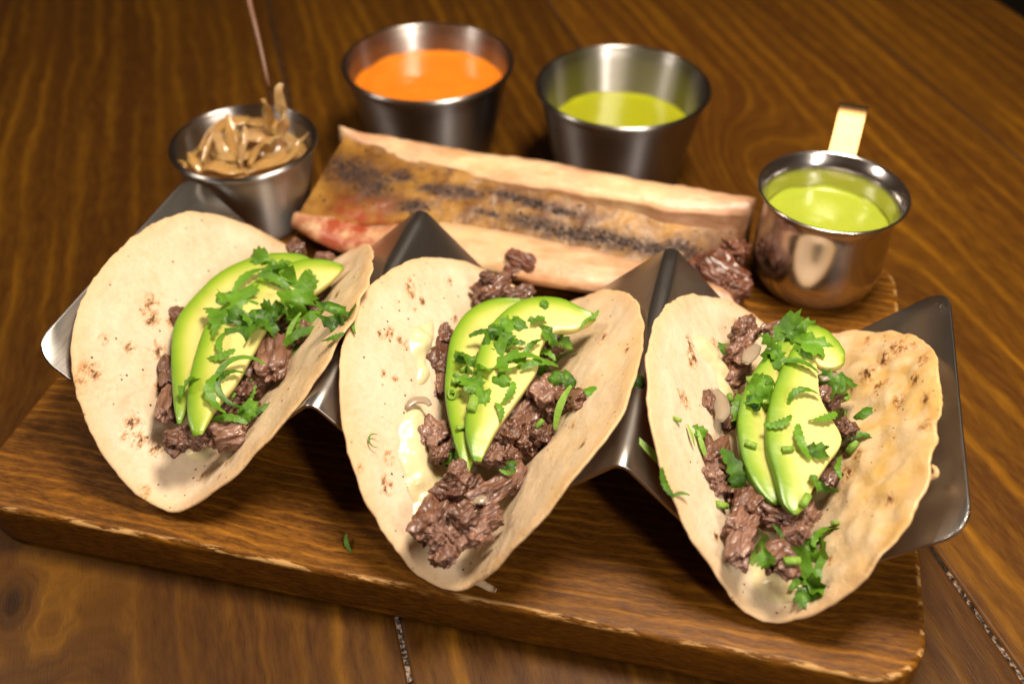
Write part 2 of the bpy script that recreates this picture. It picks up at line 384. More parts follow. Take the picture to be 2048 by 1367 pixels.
# V(0,0,1) x PD = PN, so local y is the across direction
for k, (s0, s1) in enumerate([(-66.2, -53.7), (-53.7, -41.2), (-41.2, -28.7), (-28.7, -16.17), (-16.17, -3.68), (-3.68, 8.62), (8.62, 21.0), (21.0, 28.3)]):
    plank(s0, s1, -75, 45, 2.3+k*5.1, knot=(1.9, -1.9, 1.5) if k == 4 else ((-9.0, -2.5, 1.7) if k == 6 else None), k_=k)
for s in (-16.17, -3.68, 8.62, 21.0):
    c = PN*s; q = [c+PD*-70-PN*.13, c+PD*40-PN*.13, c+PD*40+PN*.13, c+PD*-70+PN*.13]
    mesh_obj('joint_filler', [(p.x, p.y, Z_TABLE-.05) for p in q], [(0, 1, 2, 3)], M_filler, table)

# ------------------------------------------------------------------ cutting board
def build_board():
    th = math.radians(1.7); cx, cy = -.95, 1.2; hx, hy = 10.6, 6.95
    prof = [(-.16, Z_TABLE+.012), (-.04, Z_TABLE+.06), (0, Z_TABLE+.16), (0, Z_BOARD-.20), (-.004, Z_BOARD-.12), (-.035, Z_BOARD-.045), (-.09, Z_BOARD-.008), (-.15, Z_BOARD), (-.5, Z_BOARD)]
    seg = []
    R0 = 1.25
    for sx, sy, a0 in ((1, 1, 0), (-1, 1, 90), (-1, -1, 180), (1, -1, 270)):
        for a in np.linspace(a0, a0+90, 14): seg.append((sx*(hx-R0), sy*(hy-R0), math.radians(a)))
    # straight runs resampled so the worn edge can wander
    ring = []
    n = len(seg)
    for i in range(n):
        a, b = seg[i], seg[(i+1) % n]; ring.append(a)
        d = math.hypot(a[0]-b[0], a[1]-b[1])
        if d > 1:
            for t in np.linspace(0, 1, 60)[1:-1]: ring.append((a[0]+(b[0]-a[0])*t, a[1]+(b[1]-a[1])*t, a[2]))
    v = []; wear = []
    for (x, y, a) in ring:
        for off, z in prof:
            w = noise.noise(Vector((x*.35, y*.35, z*.5)))*.03*(1 if z > Z_BOARD-.3 else .3)
            r = R0+off+w*(1 if off > -.3 else 0)
            v.append((x+r*math.cos(a), y+r*math.sin(a), z)); wear.append((1.0 if y < -5.5 else .72 if x > 9 else 0) if Z_BOARD-.10 < z and -.10 < off else 0)
    m = len(prof); f = grid_faces(len(ring), m, True)
    f.append(tuple(i*m+m-1 for i in range(len(ring)))); f.append(tuple(i*m for i in range(len(ring)))[::-1])
    me = bpy.data.meshes.new('cutting_board'); me.from_pydata([(a*S, b*S, (c-Z_TABLE)*S) for a, b, c in v], [], f); me.update()
    me.materials.append(M_board); at_ = me.attributes.new('wear', 'FLOAT', 'POINT'); at_.data.foreach_set('value', wear)
    me.polygons.foreach_set('use_smooth', [len(p.vertices) == 4 for p in me.polygons])
    o = bpy.data.objects.new('cutting_board', me); col.objects.link(o); o.location = V(cx, cy, Z_TABLE)*S; o.rotation_euler.z = th
    tag(o, 'thick brown wooden serving board with worn pale front edge under the tacos', 'serving board')
    return o
board = build_board()

# ------------------------------------------------------------------ taco holder
P_ = 6.6; HL = 7.39/2
def build_holder():
    pts = [(-1.5*P_-.1, .1)]; rad = [0]
    for k in range(3):
        xm = (k-1)*P_
        pts.append((xm, -3.3)); rad.append(1.45)
        pts.append((xm+P_/2, .12 if k < 2 else .1)); rad.append(.26 if k < 2 else 0)
    path = fillet(pts, rad, 12)
    # resample straights
    d = np.r_[0, np.cumsum(np.linalg.norm(np.diff(path, axis=0), axis=1))]; tot = d[-1]
    extra = np.concatenate([np.linspace(0, .75, 14), np.linspace(tot-.75, tot, 14), d, np.arange(0, tot, .3)])
    t = np.unique(np.round(extra, 5)); P = np.stack([np.interp(t, d, path[:, 0]), np.interp(t, d, path[:, 1])], -1)
    tan = np.gradient(P, t, axis=0); tan /= np.linalg.norm(tan, axis=1)[:, None]; nor = np.stack([-tan[:, 1], tan[:, 0]], -1)
    T = .085; rc = .62; ny = 13; v = []
    for side in (1, -1):
        for i in range(len(t)):
            e = min(t[i], tot-t[i]); lim = HL if e >= rc else HL-rc+math.sqrt(max(0, rc*rc-(rc-e)**2))
            q = P[i]+nor[i]*T/2*side
            for j in range(ny): v.append((q[0], -lim+2*lim*j/(ny-1), q[1]))
    n = len(t); f = grid_faces(n, ny); off = n*ny
    f = [tuple(reversed(q)) for q in f]+grid_faces(n, ny, base=off)
    for i in range(n-1):
        for j in (0, ny-1):
            a, b = i*ny+j, (i+1)*ny+j; f.append((a, b, b+off, a+off) if j == 0 else (b, a, a+off, b+off))
    for i in (0, n-1):
        for j in range(ny-1):
            a, b = i*ny+j, i*ny+j+1; f.append((b, a, a+off, b+off) if i == 0 else (a, b, b+off, a+off))
    o = mesh_obj('taco_holder', v, f, M_sheet, origin=(0, 0, Z_BOARD))
    m = o.modifiers.new('edge', 'BEVEL'); m.width = .02*S; m.segments = 2; m.limit_method = 'ANGLE'; m.angle_limit = math.radians(50)
    tag(o, 'folded zigzag stainless steel stand holding the three tacos on the board', 'taco holder')
    return o
holder = build_holder()

# ------------------------------------------------------------------ tortillas
TP = [[-6.5488, -0.4377, -2.4282, -0.0258, -0.0016, 0.8184, 0.0025, -0.0028, -0.0004, 0.8525, 0.0078, -0.0043, -0.0015, 0.5315, 4.5927, 0.021, -0.052, -0.0079, -0.0204, 0.0193, -0.0126, 0.0022, -0.0124, 0.0109, -0.0091],
      [0.1238, -0.7276, -2.4332, -0.0111, -0.0032, 0.81, -0.0137, -0.0057, 0.0006, 0.8524, -0.0222, 0.0019, -0.0016, 0.5282, 4.684, -0.0112, -0.0544, -0.0346, -0.0428, -0.0061, -0.0168, -0.0156, 0.0029, -0.009, -0.0051],
      [6.5949, -0.3708, -2.4221, -0.0109, -0.0061, 0.8429, -0.0201, -0.0044, 0.0016, 0.8714, -0.0272, -0.0022, 0.0029, 0.5312, 4.4632, -0.0426, -0.0201, -0.0183, -0.0129, -0.0054, -0.02, -0.0146, 0.0265, -0.0067, 0.0078]]
def tsurf(P, u, v):
    x0, y0, z0, yaw, pit, L0, L1, L2, Lc, R0, R1, R2, Rc, rb = P[:14]
    u = np.asarray(u, float); v = np.asarray(v, float); n = 24
    X = np.zeros(u.shape); Z = np.zeros(u.shape); left = u < 0
    A = np.where(left, L0+L1*v+L2*v*v, R0+R1*v+R2*v*v); C = np.where(left, Lc, Rc); au = np.abs(u)
    for i in range(n):
        s = au*(i+.5)/n; ang = A*np.tanh(s/rb)+C*np.clip(s-2, 0, None)**2*.1
        X += np.cos(ang)*au/n; Z += np.sin(ang)*au/n
    X = np.where(left, -X, X)
    return np.stack([x0+X+yaw*v, y0+v, z0+Z+pit*v], -1)
def tnorm(P, u, v, e=.02):
    a = tsurf(P, u+e, v)-tsurf(P, u-e, v); b = tsurf(P, u, v+e)-tsurf(P, u, v-e); n = np.cross(a, b)
    return n/np.linalg.norm(n, axis=-1)[..., None]
def tbound(P, th):
    r = np.ones_like(th)*P[14]; h = P[15:]
    for k in range(5): r = r+P[14]*(h[2*k]*np.cos((k+1)*th)+h[2*k+1]*np.sin((k+1)*th))
    return r
def tproj(Q):
    d = Q-np.array(CPOS); z = d@np.array(CF)
    return np.stack([W/2+F*(d@np.array(CR))/z, H/2-F*(d@np.array(CU))/z], -1)
def tuv(k, px, py):
    """surface coordinates of the tortilla point seen at a picture point"""
    P = TP[k]; U, Vv = np.meshgrid(np.linspace(-4.7, 4.7, 95), np.linspace(-4.9, 4.7, 95))
    q = tproj(tsurf(P, U, Vv)); i = np.unravel_index(np.argmin(((q-np.array([px, py]))**2).sum(-1)), U.shape)
    return U[i], Vv[i]
CHAR = [[(205, 678, .10), (172, 750, .26), (165, 760, .2), (295, 622, .18), (305, 640, .16), (270, 855, .2), (280, 880, .16), (262, 838, .14), (310, 895, .16), (325, 768, .18), (322, 700, .16), (262, 692, .12), (408, 950, .1), (440, 948, .08), (300, 598, .16), (348, 640, .16), (255, 870, .10), (680, 560, .14), (450, 930, .1), (420, 985, .08), (290, 985, .14), (672, 590, .1)],
        [(820, 570, .16), (822, 590, .12), (782, 660, .12), (776, 672, .1), (815, 690, .10), (800, 680, .08), (765, 745, .09), (790, 755, .08), (1205, 675, .12), (1198, 692, .1), (780, 912, .12), (757, 668, .08), (845, 600, .10), (910, 640, .10), (900, 560, .1), (776, 970, .16), (1150, 850, .10), (1165, 885, .1), (720, 940, .08), (1250, 700, .08)],
        [(1378, 690, .18), (1382, 720, .2), (1432, 690, .16), (1362, 790, .14), (1375, 800, .14), (1468, 645, .1), (1735, 682, .12), (1790, 700, .22), (1770, 720, .2), (1740, 750, .22), (1820, 690, .2), (1850, 720, .2), (1718, 918, .16), (1695, 950, .16), (1700, 900, .14), (1780, 1000, .14), (1855, 850, .18), (1860, 800, .16), (1830, 760, .16), (1360, 1030, .1), (1430, 1075, .1), (1800, 800, .16), (1760, 770, .2), (1700, 780, .15), (1665, 1120, .10)]]
def build_tortilla(k, label):
    P = TP[k]; NR, NT = 74, 230
    th = np.linspace(0, 2*math.pi, NT, endpoint=False)
    rho = np.linspace(0, 1, NR)**.85
    T, Rr = np.meshgrid(th, rho, indexing='ij')
    rb = tbound(P, T)
    edge = np.array([1+.010*noise.noise(Vector((math.cos(a)*9, math.sin(a)*9, k*7.3)))+.006*noise.noise(Vector((math.cos(a)*26, math.sin(a)*26, k))) for a in th])
    rb = rb*edge[:, None]
    U = rb*Rr*np.cos(T); Vv = rb*Rr*np.sin(T)
    Q = tsurf(P, U, Vv); N = tnorm(P, U, Vv)
    bub = np.zeros(U.shape)
    for i in range(NT):
        for j in range(NR):
            p = Vector((U[i, j]*.9, Vv[i, j]*.9, k*11.))
            b = .055*noise.noise(p)+.022*noise.noise(p*3.2)
            if k == 2 and U[i, j] > .8:
                w = min(1, (U[i, j]-.8)/.8); b += w*(.20*abs(noise.noise(Vector((p.x*.9+p.y*.5+3, p.y*1.5-p.x*.3, p.z))))+.05*noise.noise(p*2.6))
            if k == 0 and U[i, j] > 1.0: b += .10*noise.noise(Vector((U[i, j]*.5, Vv[i, j]*1.5, 4)))*min(1, U[i, j]-1)
            if k == 1 and U[i, j] > 1.0: b += .09*noise.noise(Vector((U[i, j]*.6, Vv[i, j]*1.2, 9)))*min(1, U[i, j]-1)
            bub[i, j] = b
    bub *= np.clip(np.abs(U)/.6, .25, 1)
    Q = Q+N*bub[..., None]
    thick = .135*np.sqrt(np.clip(1-np.clip((Rr-.93)/.07, 0, 1)**2, .10, 1))
    mid = Q-N*.068
    top = mid+N*(thick/2)[..., None]; bot = mid-N*(thick/2)[..., None]
    char = np.zeros(U.shape)
    for (px, py, r) in CHAR[k]:
        u0, v0 = tuv(k, px, py); char = np.maximum(char, np.exp(-((U-u0)**2+((Vv-v0)*.7)**2)/(r*r*1.2)))
    grease = np.zeros(U.shape)
    if k == 2: grease = np.clip((U-.8)/1.8, 0, 1)*.95
    if k == 1: grease = np.clip((U-.4)/2.6, 0, 1)*.35
    if k == 0: grease = np.clip((U-.6)/2.6, 0, 1)*.4
    rim = np.clip((Rr-.90)/.10, 0, 1)
    verts = np.concatenate([top.reshape(-1, 3), bot.reshape(-1, 3)]); off = NT*NR
    f = [tuple(reversed(q)) for q in grid_faces(NT, NR, True)]; f = [tuple(reversed(q)) for q in f]
    f2 = [tuple(reversed(q)) for q in grid_faces(NT, NR, True, base=off)]
    side = [(i*NR+NR-1, ((i+1) % NT)*NR+NR-1, ((i+1) % NT)*NR+NR-1+off, i*NR+NR-1+off) for i in range(NT)]
    # weld the centre fan: degenerate inner ring is harmless, but keep it tidy
    at2 = lambda a: np.concatenate([a.ravel(), a.ravel()*.6])
    o = mesh_obj('tortilla', verts, [tuple(reversed(q)) for q in f]+[tuple(reversed(q)) for q in f2]+side, M_tort, attrs={'char': at2(char), 'grease': at2(grease), 'rim': at2(rim), 'bub': at2(np.clip(bub/.16-.25, 0, 1)*(1 if k == 2 else .4))})
    bm = bmesh.new(); bm.from_mesh(o.data); bmesh.ops.remove_doubles(bm, verts=bm.verts, dist=.0005*S); bmesh.ops.recalc_face_normals(bm, faces=bm.faces); bm.to_mesh(o.data); bm.free()
    tag(o, label, 'tortilla', 'soft flour tortillas folded in the steel holder')
    return o
TORT = [build_tortilla(0, 'leftmost folded flour tortilla, its broad pale left side over the holder end'),
        build_tortilla(1, 'middle folded flour tortilla with a small torn strip at its front tip'),
        build_tortilla(2, 'rightmost folded flour tortilla with a blistered, yellow-stained right side')]
# the torn strip at the front of the middle one
pp = smooth_path([at(925, 1150, -2.45), at(950, 1158, -2.42), at(972, 1171, -2.38), at(991, 1180, -2.36)], 10)
v, f = tube(pp, [.16, .17, .15, .13, .115, .10, .09, .085, .08, .06], 8, .6)
mesh_obj('torn_strip', v, f, M_tort, TORT[1], attrs={'char': [0]*len(v), 'grease': [.1]*len(v), 'rim': [.2]*len(v)})
pp = smooth_path([at(1858, 935, -.1), at(1868, 935, 0), at(1873, 948, 0), at(1862, 954, -.1)], 9)
v, f = tube(pp, [.06]*9, 7)
mesh_obj('torn_crumb', v, f, M_tort, TORT[2], attrs={'char': [.2]*len(v), 'grease': [.2]*len(v), 'rim': [1]*len(v)})

# melted cheese lying on the tortillas: height field over the surface
CHEESE = [[(480, 835, .55, .5), (520, 770, .4, .5), (455, 905, .5, .35), (400, 905, .4, .3), (560, 700, .4, .4)],
          [(840, 690, .28, .5), (852, 665, .3, .55), (835, 880, .6, .6), (858, 935, .65, .6), (868, 985, .6, .55), (845, 1030, .25, .4), (830, 840, .3, .4), (930, 985, .5, .4), (848, 745, .22, .4), (900, 1050, .5, .4)],
          [(1422, 712, .5, .4), (1440, 745, .4, .35), (1400, 690, .3, .3), (1550, 1080, .5, .45), (1555, 1165, .55, .35), (1580, 1185, .5, .28), (1460, 790, .45, .5), (1680, 890, .35, .5), (1660, 760, .3, .3), (1545, 1130, .4, .3), (1640, 980, .35, .4)]]
def build_cheese(k):
    us = np.linspace(-3.2, 2.6, 110); vs = np.linspace(-4.4, 3.6, 150); U, Vv = np.meshgrid(us, vs, indexing='ij'); h = np.zeros(U.shape)
    for px, py, ru, rv in CHEESE[k]:
        u0, v0 = tuv(k, px, py); h += np.exp(-((U-u0)/ru)**2-((Vv-v0)/rv)**2)
    nz = np.array([[noise.noise(Vector((a*1.6, b*1.6, 3+k)))+.5*noise.noise(Vector((a*4, b*4, 3+k))) for b in vs] for a in us])
    h = h*(1+.5*nz)-.42
    P = TP[k]; Q = tsurf(P, U, Vv)+tnorm(P, U, Vv)*(-.10+.27*np.clip(h+.06, 0, 1)**.6)[..., None]
    keep = h > -.04; comp = -np.ones(U.shape, int); nc = 0
    for i in range(len(us)):
        for j in range(len(vs)):
            if keep[i, j] and comp[i, j] < 0:
                st = [(i, j)]; comp[i, j] = nc
                while st:
                    a, b = st.pop()
                    for c, d in ((a+1, b), (a-1, b), (a, b+1), (a, b-1)):
                        if 0 <= c < len(us) and 0 <= d < len(vs) and keep[c, d] and comp[c, d] < 0: comp[c, d] = nc; st.append((c, d))
                nc += 1
    for q_ in range(nc):
        if (comp == q_).sum() < 60: continue
        idx = {}; ids = []; f = []
        for i in range(len(us)-1):
            for j in range(len(vs)-1):
                c = ((i, j), (i+1, j), (i+1, j+1), (i, j+1))
                if all(comp[q] == q_ for q in c):
                    r = []
                    for q in c:
                        if q not in idx: idx[q] = len(ids); ids.append(Q[q])
                        r.append(idx[q])
                    f.append(tuple(r))
        if f: mesh_obj('melted_cheese', np.array(ids), f, M_cheese, TORT[k])
for k in range(3): build_cheese(k)

# ------------------------------------------------------------------ avocado slices
def avocado(outer, inner, zf, tilt, label, k, thick=.27, dark_tip=False):
    """outer = skin edge, inner = cut edge, both traced from front tip to back tip on a plane z = zf + tilt*(y)"""
    def on(px, py):
        d = ray(px, py); # plane z - tilt*y = zf
        t = (zf+tilt*CPOS.y-CPOS.z)/(d.z-tilt*d.y); return CPOS+d*t
    n = 44; O = smooth_path([on(*p) for p in outer], n); I = smooth_path([on(*p) for p in inner], n)
    nor = np.array(V(0, -tilt, 1).normalized())
    prof = []      # (s across 0..1, height 0..1) closed loop: skin edge, top, cut edge, bottom
    for a in np.linspace(-90, 90, 9): prof.append((.05*(1-math.cos(math.radians(a))), math.copysign(abs(math.sin(math.radians(a)))**.7, a)*.5))
    for s in (.16, .24, .34, .46, .60, .74, .86, .95): prof.append((s, .5-.02*s))
    prof += [(.985, .44), (1.0, .36), (1.0, 0), (1.0, -.36), (.985, -.44), (.9, -.49), (.6, -.5), (.3, -.5), (.17, -.5)]
    v = []; rind = []
    for i in range(n):
        t = i/(n-1); w = np.linalg.norm(I[i]-O[i]); ends = min(1, (math.sin(math.pi*min(max(t, .0), 1))*2.4))**.5 if 0 < t < 1 else .12
        hmul = max(.2, ends)
        for s, h in prof:
            # sag the slice a little across and along so it is not a flat slab
            sag = -.10*(s-.4)**2+.05*noise.noise(Vector((t*3, s*2, k*5+zf)))+.018*noise.noise(Vector((t*11, s*5, k*5+zf)))
            p = O[i]+(I[i]-O[i])*s+nor*(h*thick*hmul*(1-.25*s)+sag)
            v.append(p); rind.append(min(1, s*w/.95) if h > -.3 else s*.3)
    m = len(prof); f = grid_faces(n, m, False, True)+[tuple(range(m))[::-1], tuple(range((n-1)*m, n*m))]
    o = mesh_obj('avocado_slice', np.array(v), f, M_avo, attrs={'rind': rind})
    bm = bmesh.new(); bm.from_mesh(o.data); bmesh.ops.recalc_face_normals(bm, faces=bm.faces); bm.to_mesh(o.data); bm.free()
    return tag(o, label, 'avocado slice', 'avocado slices lying on the tacos')
AV = []
AV.append(avocado([(354, 848), (347, 801), (344, 698), (354, 642), (388, 596), (439, 550), (495, 524), (552, 512), (603, 512), (622, 520)],
                  [(362, 846), (383, 800), (402, 740), (425, 690), (460, 640), (505, 600), (550, 570), (590, 548), (612, 535), (626, 524)], -.86, .05, 'long avocado slice at the back left of the leftmost taco, bright green skin edge', 0))
AV.append(avocado([(386, 872), (376, 838), (378, 780), (393, 709), (413, 652), (449, 612), (495, 578), (546, 545), (603, 526), (650, 523), (684, 530)],
                  [(405, 868), (416, 845), (432, 815), (472, 765), (507, 704), (533, 658), (574, 616), (610, 594), (640, 578), (668, 556), (688, 536)], -.60, .05, 'wide avocado slice at the front of the leftmost taco, under most cilantro', 0))
AV.append(avocado([(925, 938), (906, 880), (890, 796), (892, 743), (897, 701), (908, 664), (929, 632), (960, 611), (1002, 600), (1046, 600)],
                  [(938, 945), (950, 900), (952, 840), (955, 780), (962, 720), (982, 676), (1005, 645), (1025, 625), (1040, 612), (1054, 604)], -.84, .05, 'narrow avocado slice on the left in the middle taco, frayed lower tip', 1))
AV.append(avocado([(945, 922), (930, 865), (937, 796), (950, 733), (969, 675), (1000, 633), (1037, 606), (1081, 596), (1124, 602), (1160, 618), (1190, 630)],
                  [(962, 922), (972, 901), (992, 862), (1023, 818), (1050, 780), (1074, 738), (1082, 694), (1106, 664), (1145, 660), (1176, 648), (1192, 637)], -.60, .06, 'broad avocado slice on the right in the middle taco, pointing to its back rim', 1))
AV.append(avocado([(1552, 1010), (1532, 998), (1506, 970), (1486, 929), (1476, 888), (1473, 847), (1480, 805), (1496, 765), (1525, 720), (1560, 682), (1600, 652)],
                  [(1560, 1006), (1566, 985), (1560, 950), (1550, 910), (1542, 868), (1545, 820), (1556, 770), (1575, 730), (1595, 700), (1612, 675), (1622, 658)], -.84, .05, 'narrow pale green avocado slice on the left in the rightmost taco', 2))
AV.append(avocado([(1586, 1028), (1563, 1005), (1547, 949), (1531, 888), (1535, 816), (1555, 755), (1580, 705), (1600, 672), (1616, 652)],
                  [(1595, 1027), (1612, 1008), (1631, 965), (1657, 924), (1684, 884), (1664, 847), (1634, 800), (1632, 760), (1640, 735), (1690, 719), (1680, 694), (1652, 668), (1624, 650)][:0] or
                  [(1595, 1027), (1612, 1008), (1631, 965), (1657, 924), (1682, 884), (1664, 842), (1640, 795), (1634, 745), (1630, 700), (1628, 655)], -.60, .05, 'wide yellow avocado slice on the right in the rightmost taco', 2))
AV.append(avocado([(1608, 672), (1614, 656), (1632, 655), (1652, 664), (1672, 684), (1688, 705), (1690, 718)],
                  [(1612, 690), (1622, 712), (1634, 728), (1648, 736), (1664, 738), (1678, 734), (1690, 724)], -.50, .05, 'short avocado end piece at the back of the rightmost taco', 2, .26))

# ------------------------------------------------------------------ beef
def bvh_of(objs):
    vs, fs = [], []
    for o in objs:
        mw = o.matrix_world if o.parent is None and False else Matrix.Translation(o.location) @ o.rotation_euler.to_matrix().to_4x4() if o.parent is None else None
        base = len(vs)
        if mw is None: mw = Matrix.Translation(Vector(o.parent.location))
        sc = Matrix.Diagonal((*o.scale, 1)) if o.parent is None else Matrix.Identity(4)
        if o.rotation_mode == 'QUATERNION': mw = Matrix.Translation(o.location) @ o.rotation_quaternion.to_matrix().to_4x4()
        for q in o.data.vertices: vs.append((mw @ sc @ q.co)/S)
        for p in o.data.polygons: fs.append([i+base for i in p.vertices])
    return BVHTree.FromPolygons(vs, fs)
TB = bvh_of(TORT)
def beef_meshes(nvar):
    out = []
    for q in range(nvar):
        bm = bmesh.new(); bmesh.ops.create_icosphere(bm, subdivisions=5, radius=.5)
        for w in bm.verts:
            p = w.co.copy(); d = p.normalized(); s = Vector((q*9.1, q*3.3, 1))
            # boxy torn lump with fibres along x
            box = 1/max(abs(d.x), abs(d.y), abs(d.z)); r = .5*(1+(min(box, 1.55)-1)*.55)
            r *= 1+.38*noise.noise(d*1.5+s)+.24*noise.noise(Vector((d.x*1.4, d.y*3.4, d.z*3.4))+s)+.09*noise.noise(Vector((d.x*3, d.y*7, d.z*7))+s)+.035*noise.noise(Vector((d.x*9, d.y*17, d.z*17))+s)-.10*max(0, noise.noise(d*4.2+s*1.7)-.1)+(.15*noise.noise(d*4.6+s)+.06*noise.noise(d*10+s) if q % 2 else 0)
            w.co = d*r
        me = bpy.data.meshes.new('beef_chunk'); bm.to_mesh(me); bm.free(); me.materials.append(M_beef)
        me.polygons.foreach_set('use_smooth', [True]*len(me.polygons)); out.append(me)
    return out
BM = beef_meshes(9)
BEEF = []
GB = ['beef pieces filling the leftmost taco', 'beef pieces filling the middle taco', 'beef pieces filling the rightmost taco']
LVL = [-1.25, -1.25, -1.2]
def fill_point(k, px, py, lvl):
    d = ray(px, py).normalized(); h = TB.ray_cast(CPOS, d); a = at(px, py, lvl)
    if h[0] is not None and (h[0]-CPOS).length < (a-CPOS).length: return h[0]
    return a
def beef(k, x1, y1, x2, y2, wpx, label, lvl=None, hf=.8, mat=None, name='beef_chunk', cat='beef chunk', group=None):
    lvl = LVL[k] if lvl is None else lvl
    a, b = fill_point(k, x1, y1, lvl), fill_point(k, x2, y2, lvl)
    c = (a+b)/2; L = (b-a).length; ax = (b-a).normalized() if L > 1e-4 else V(1, 0, 0)
    dist = (c-CPOS).length; wd = wpx*dist/F*1.02
    up = V(0, -.35, 1); sd = up.cross(ax).normalized(); up = ax.cross(sd)
    up = (Matrix.Rotation(random.uniform(-.35, .35), 3, ax) @ up); sd = up.cross(ax)
    hgt = wd*hf
    c = c+ray((x1+x2)/2, (y1+y2)/2).normalized()*(hgt*.22)
    me = BM[random.randrange(len(BM))]
    o = bpy.data.objects.new(name, me); col.objects.link(o)
    o.rotation_mode = 'QUATERNION'; o.rotation_quaternion = Matrix((ax, sd, up)).transposed().to_quaternion()
    o.scale = (max(L*1.02, wd*.8), wd, hgt); o.location = c*S; o.scale = tuple(q*S for q in o.scale)
    tag(o, label, cat, group or GB[k])
    BEEF.append(o); return o
for m_ in BM: pass
beef(0, 335, 640, 368, 632, 44, 'nearly black beef bit peeking out left of the avocado in the leftmost taco')
beef(0, 337, 715, 345, 770, 40, 'beef scrap beside the upper left avocado edge in the leftmost taco')
beef(0, 325, 840, 345, 775, 38, 'upright beef sliver against the left tortilla side of the leftmost taco')
beef(0, 332, 893, 372, 872, 46, 'wedge of beef at the lower left front of the leftmost taco')
beef(0, 368, 885, 405, 862, 46, 'beef piece between the two front avocado tips of the leftmost taco')
beef(0, 418, 880, 490, 862, 54, 'dark glossy beef piece lowest at the front of the leftmost taco')
beef(0, 408, 855, 442, 838, 44, 'small pinkish beef knob right under the front avocado tip of the leftmost taco')
beef(0, 428, 818, 475, 775, 52, 'grey-brown beef strip along the avocado edge of the leftmost taco')
beef(0, 468, 800, 500, 768, 48, 'lower piece of the diagonal beef strip in the leftmost taco')
beef(0, 500, 772, 532, 740, 48, 'upper piece of the diagonal beef strip in the leftmost taco')
beef(0, 540, 760, 552, 680, 62, 'large upright pale grey beef slab on the right in the leftmost taco', -1.0)
beef(0, 490, 750, 530, 715, 44, 'beef piece between the avocado and the upright slab in the leftmost taco')
beef(0, 610, 625, 655, 575, 50, 'beef piece behind the cilantro at the right rim of the leftmost taco')
beef(0, 545, 665, 590, 645, 50, 'beef piece half hidden under cilantro in the leftmost taco')
beef(0, 575, 500, 605, 490, 30, 'small reddish beef bit at the back edge of the leftmost taco', -.9)
beef(0, 630, 516, 665, 520, 26, 'thin beef sliver behind the avocado tip of the leftmost taco', -.9)
beef(0, 480, 850, 515, 815, 44, 'beef piece beside the white cheese at the front of the leftmost taco')
beef(0, 575, 700, 620, 660, 56, 'dark beef under the right-hand cilantro of the leftmost taco', -1.4)
beef(1, 955, 592, 1020, 570, 56, 'beef chunk sticking out at the back left of the middle taco', -1.0)
beef(1, 1010, 600, 1065, 588, 40, 'beef chunk at the very back of the middle taco', -1.0)
beef(1, 966, 558, 980, 552, 26, 'tiny beef crumb on the back tortilla rim of the middle taco', -.6)
beef(1, 888, 655, 880, 690, 36, 'thin beef finger at the top left of the avocado in the middle taco')
beef(1, 862, 735, 888, 695, 52, 'knobbly dark beef piece left of the avocado in the middle taco')
beef(1, 878, 790, 888, 735, 40, 'blackened beef edge touching the avocado in the middle taco')
beef(1, 852, 895, 878, 850, 58, 'round lump of beef on the cheese left of the avocado in the middle taco')
beef(1, 870, 920, 888, 898, 42, 'beef nub under the round lump on the cheese of the middle taco')
beef(1, 905, 905, 918, 880, 34, 'beef scrap under the lower avocado edge of the middle taco')
beef(1, 972, 925, 990, 880, 56, 'beef piece right below the avocado of the middle taco')
beef(1, 1000, 880, 1020, 845, 52, 'fibrous beef strip touching the lower right avocado edge of the middle taco', -1.0)
beef(1, 1005, 925, 1025, 900, 40, 'dark beef nub between the two central pieces of the middle taco')
beef(1, 1040, 900, 1065, 865, 56, 'dark beef chunk in the centre right of the middle taco')
beef(1, 1075, 880, 1090, 850, 40, 'beef nub beside the central dark chunk of the middle taco', -1.0)
beef(1, 1030, 860, 1060, 790, 62, 'charred beef strip alongside the avocado of the middle taco')
beef(1, 1075, 820, 1125, 770, 84, 'biggest grey beef cube on the right of the middle taco', -1.0)
beef(1, 1120, 805, 1172, 800, 50, 'pointed beef piece next to the right tortilla side of the middle taco', -.9)
beef(1, 1070, 700, 1120, 680, 50, 'beef piece showing between the cilantro strips of the middle taco', -1.0)
beef(1, 890, 1000, 915, 965, 54, 'sloping beef piece above the front clump of the middle taco')
beef(1, 905, 960, 930, 935, 44, 'beef nub just under the frayed avocado tip of the middle taco', -1.0)
beef(1, 850, 1080, 880, 1010, 64, 'rounded beef piece at the left of the front lump in the middle taco')
beef(1, 925, 1078, 965, 1050, 62, 'nubbly beef lump nearest the front right of the middle taco')
beef(1, 893, 1085, 930, 1062, 56, 'nubbly beef lump at the centre of the front clump in the middle taco')
beef(1, 905, 1045, 945, 1022, 50, 'small beef piece on top of the front clump of the middle taco', -.95)
beef(1, 860, 1060, 880, 1085, 40, 'beef nub at the left end of the front clump of the middle taco', -1.0)
beef(1, 945, 1050, 1000, 1028, 44, 'small beef tip pointing right in the front of the middle taco')
beef(1, 950, 1010, 1020, 960, 42, 'narrow beef roll in the lower middle of the middle taco')
beef(1, 868, 1122, 905, 1095, 44, 'dark red beef end lowest in the middle taco')
beef(1, 925, 985, 955, 955, 44, 'beef bit between the two front lumps of the middle taco', -1.4)
beef(1, 1010, 985, 1040, 930, 40, 'shaded beef piece against the right side of the middle taco', -1.4)
beef(2, 1475, 675, 1508, 652, 48, 'beef piece highest at the back left of the rightmost taco', -.8)
beef(2, 1462, 715, 1505, 690, 46, 'second beef piece from the back left of the rightmost taco', -.9)
beef(2, 1455, 770, 1490, 735, 40, 'small dark beef piece above the pale onion of the rightmost taco')
beef(2, 1528, 668, 1562, 656, 32, 'beef sliver behind the cilantro top of the rightmost taco', -.7)
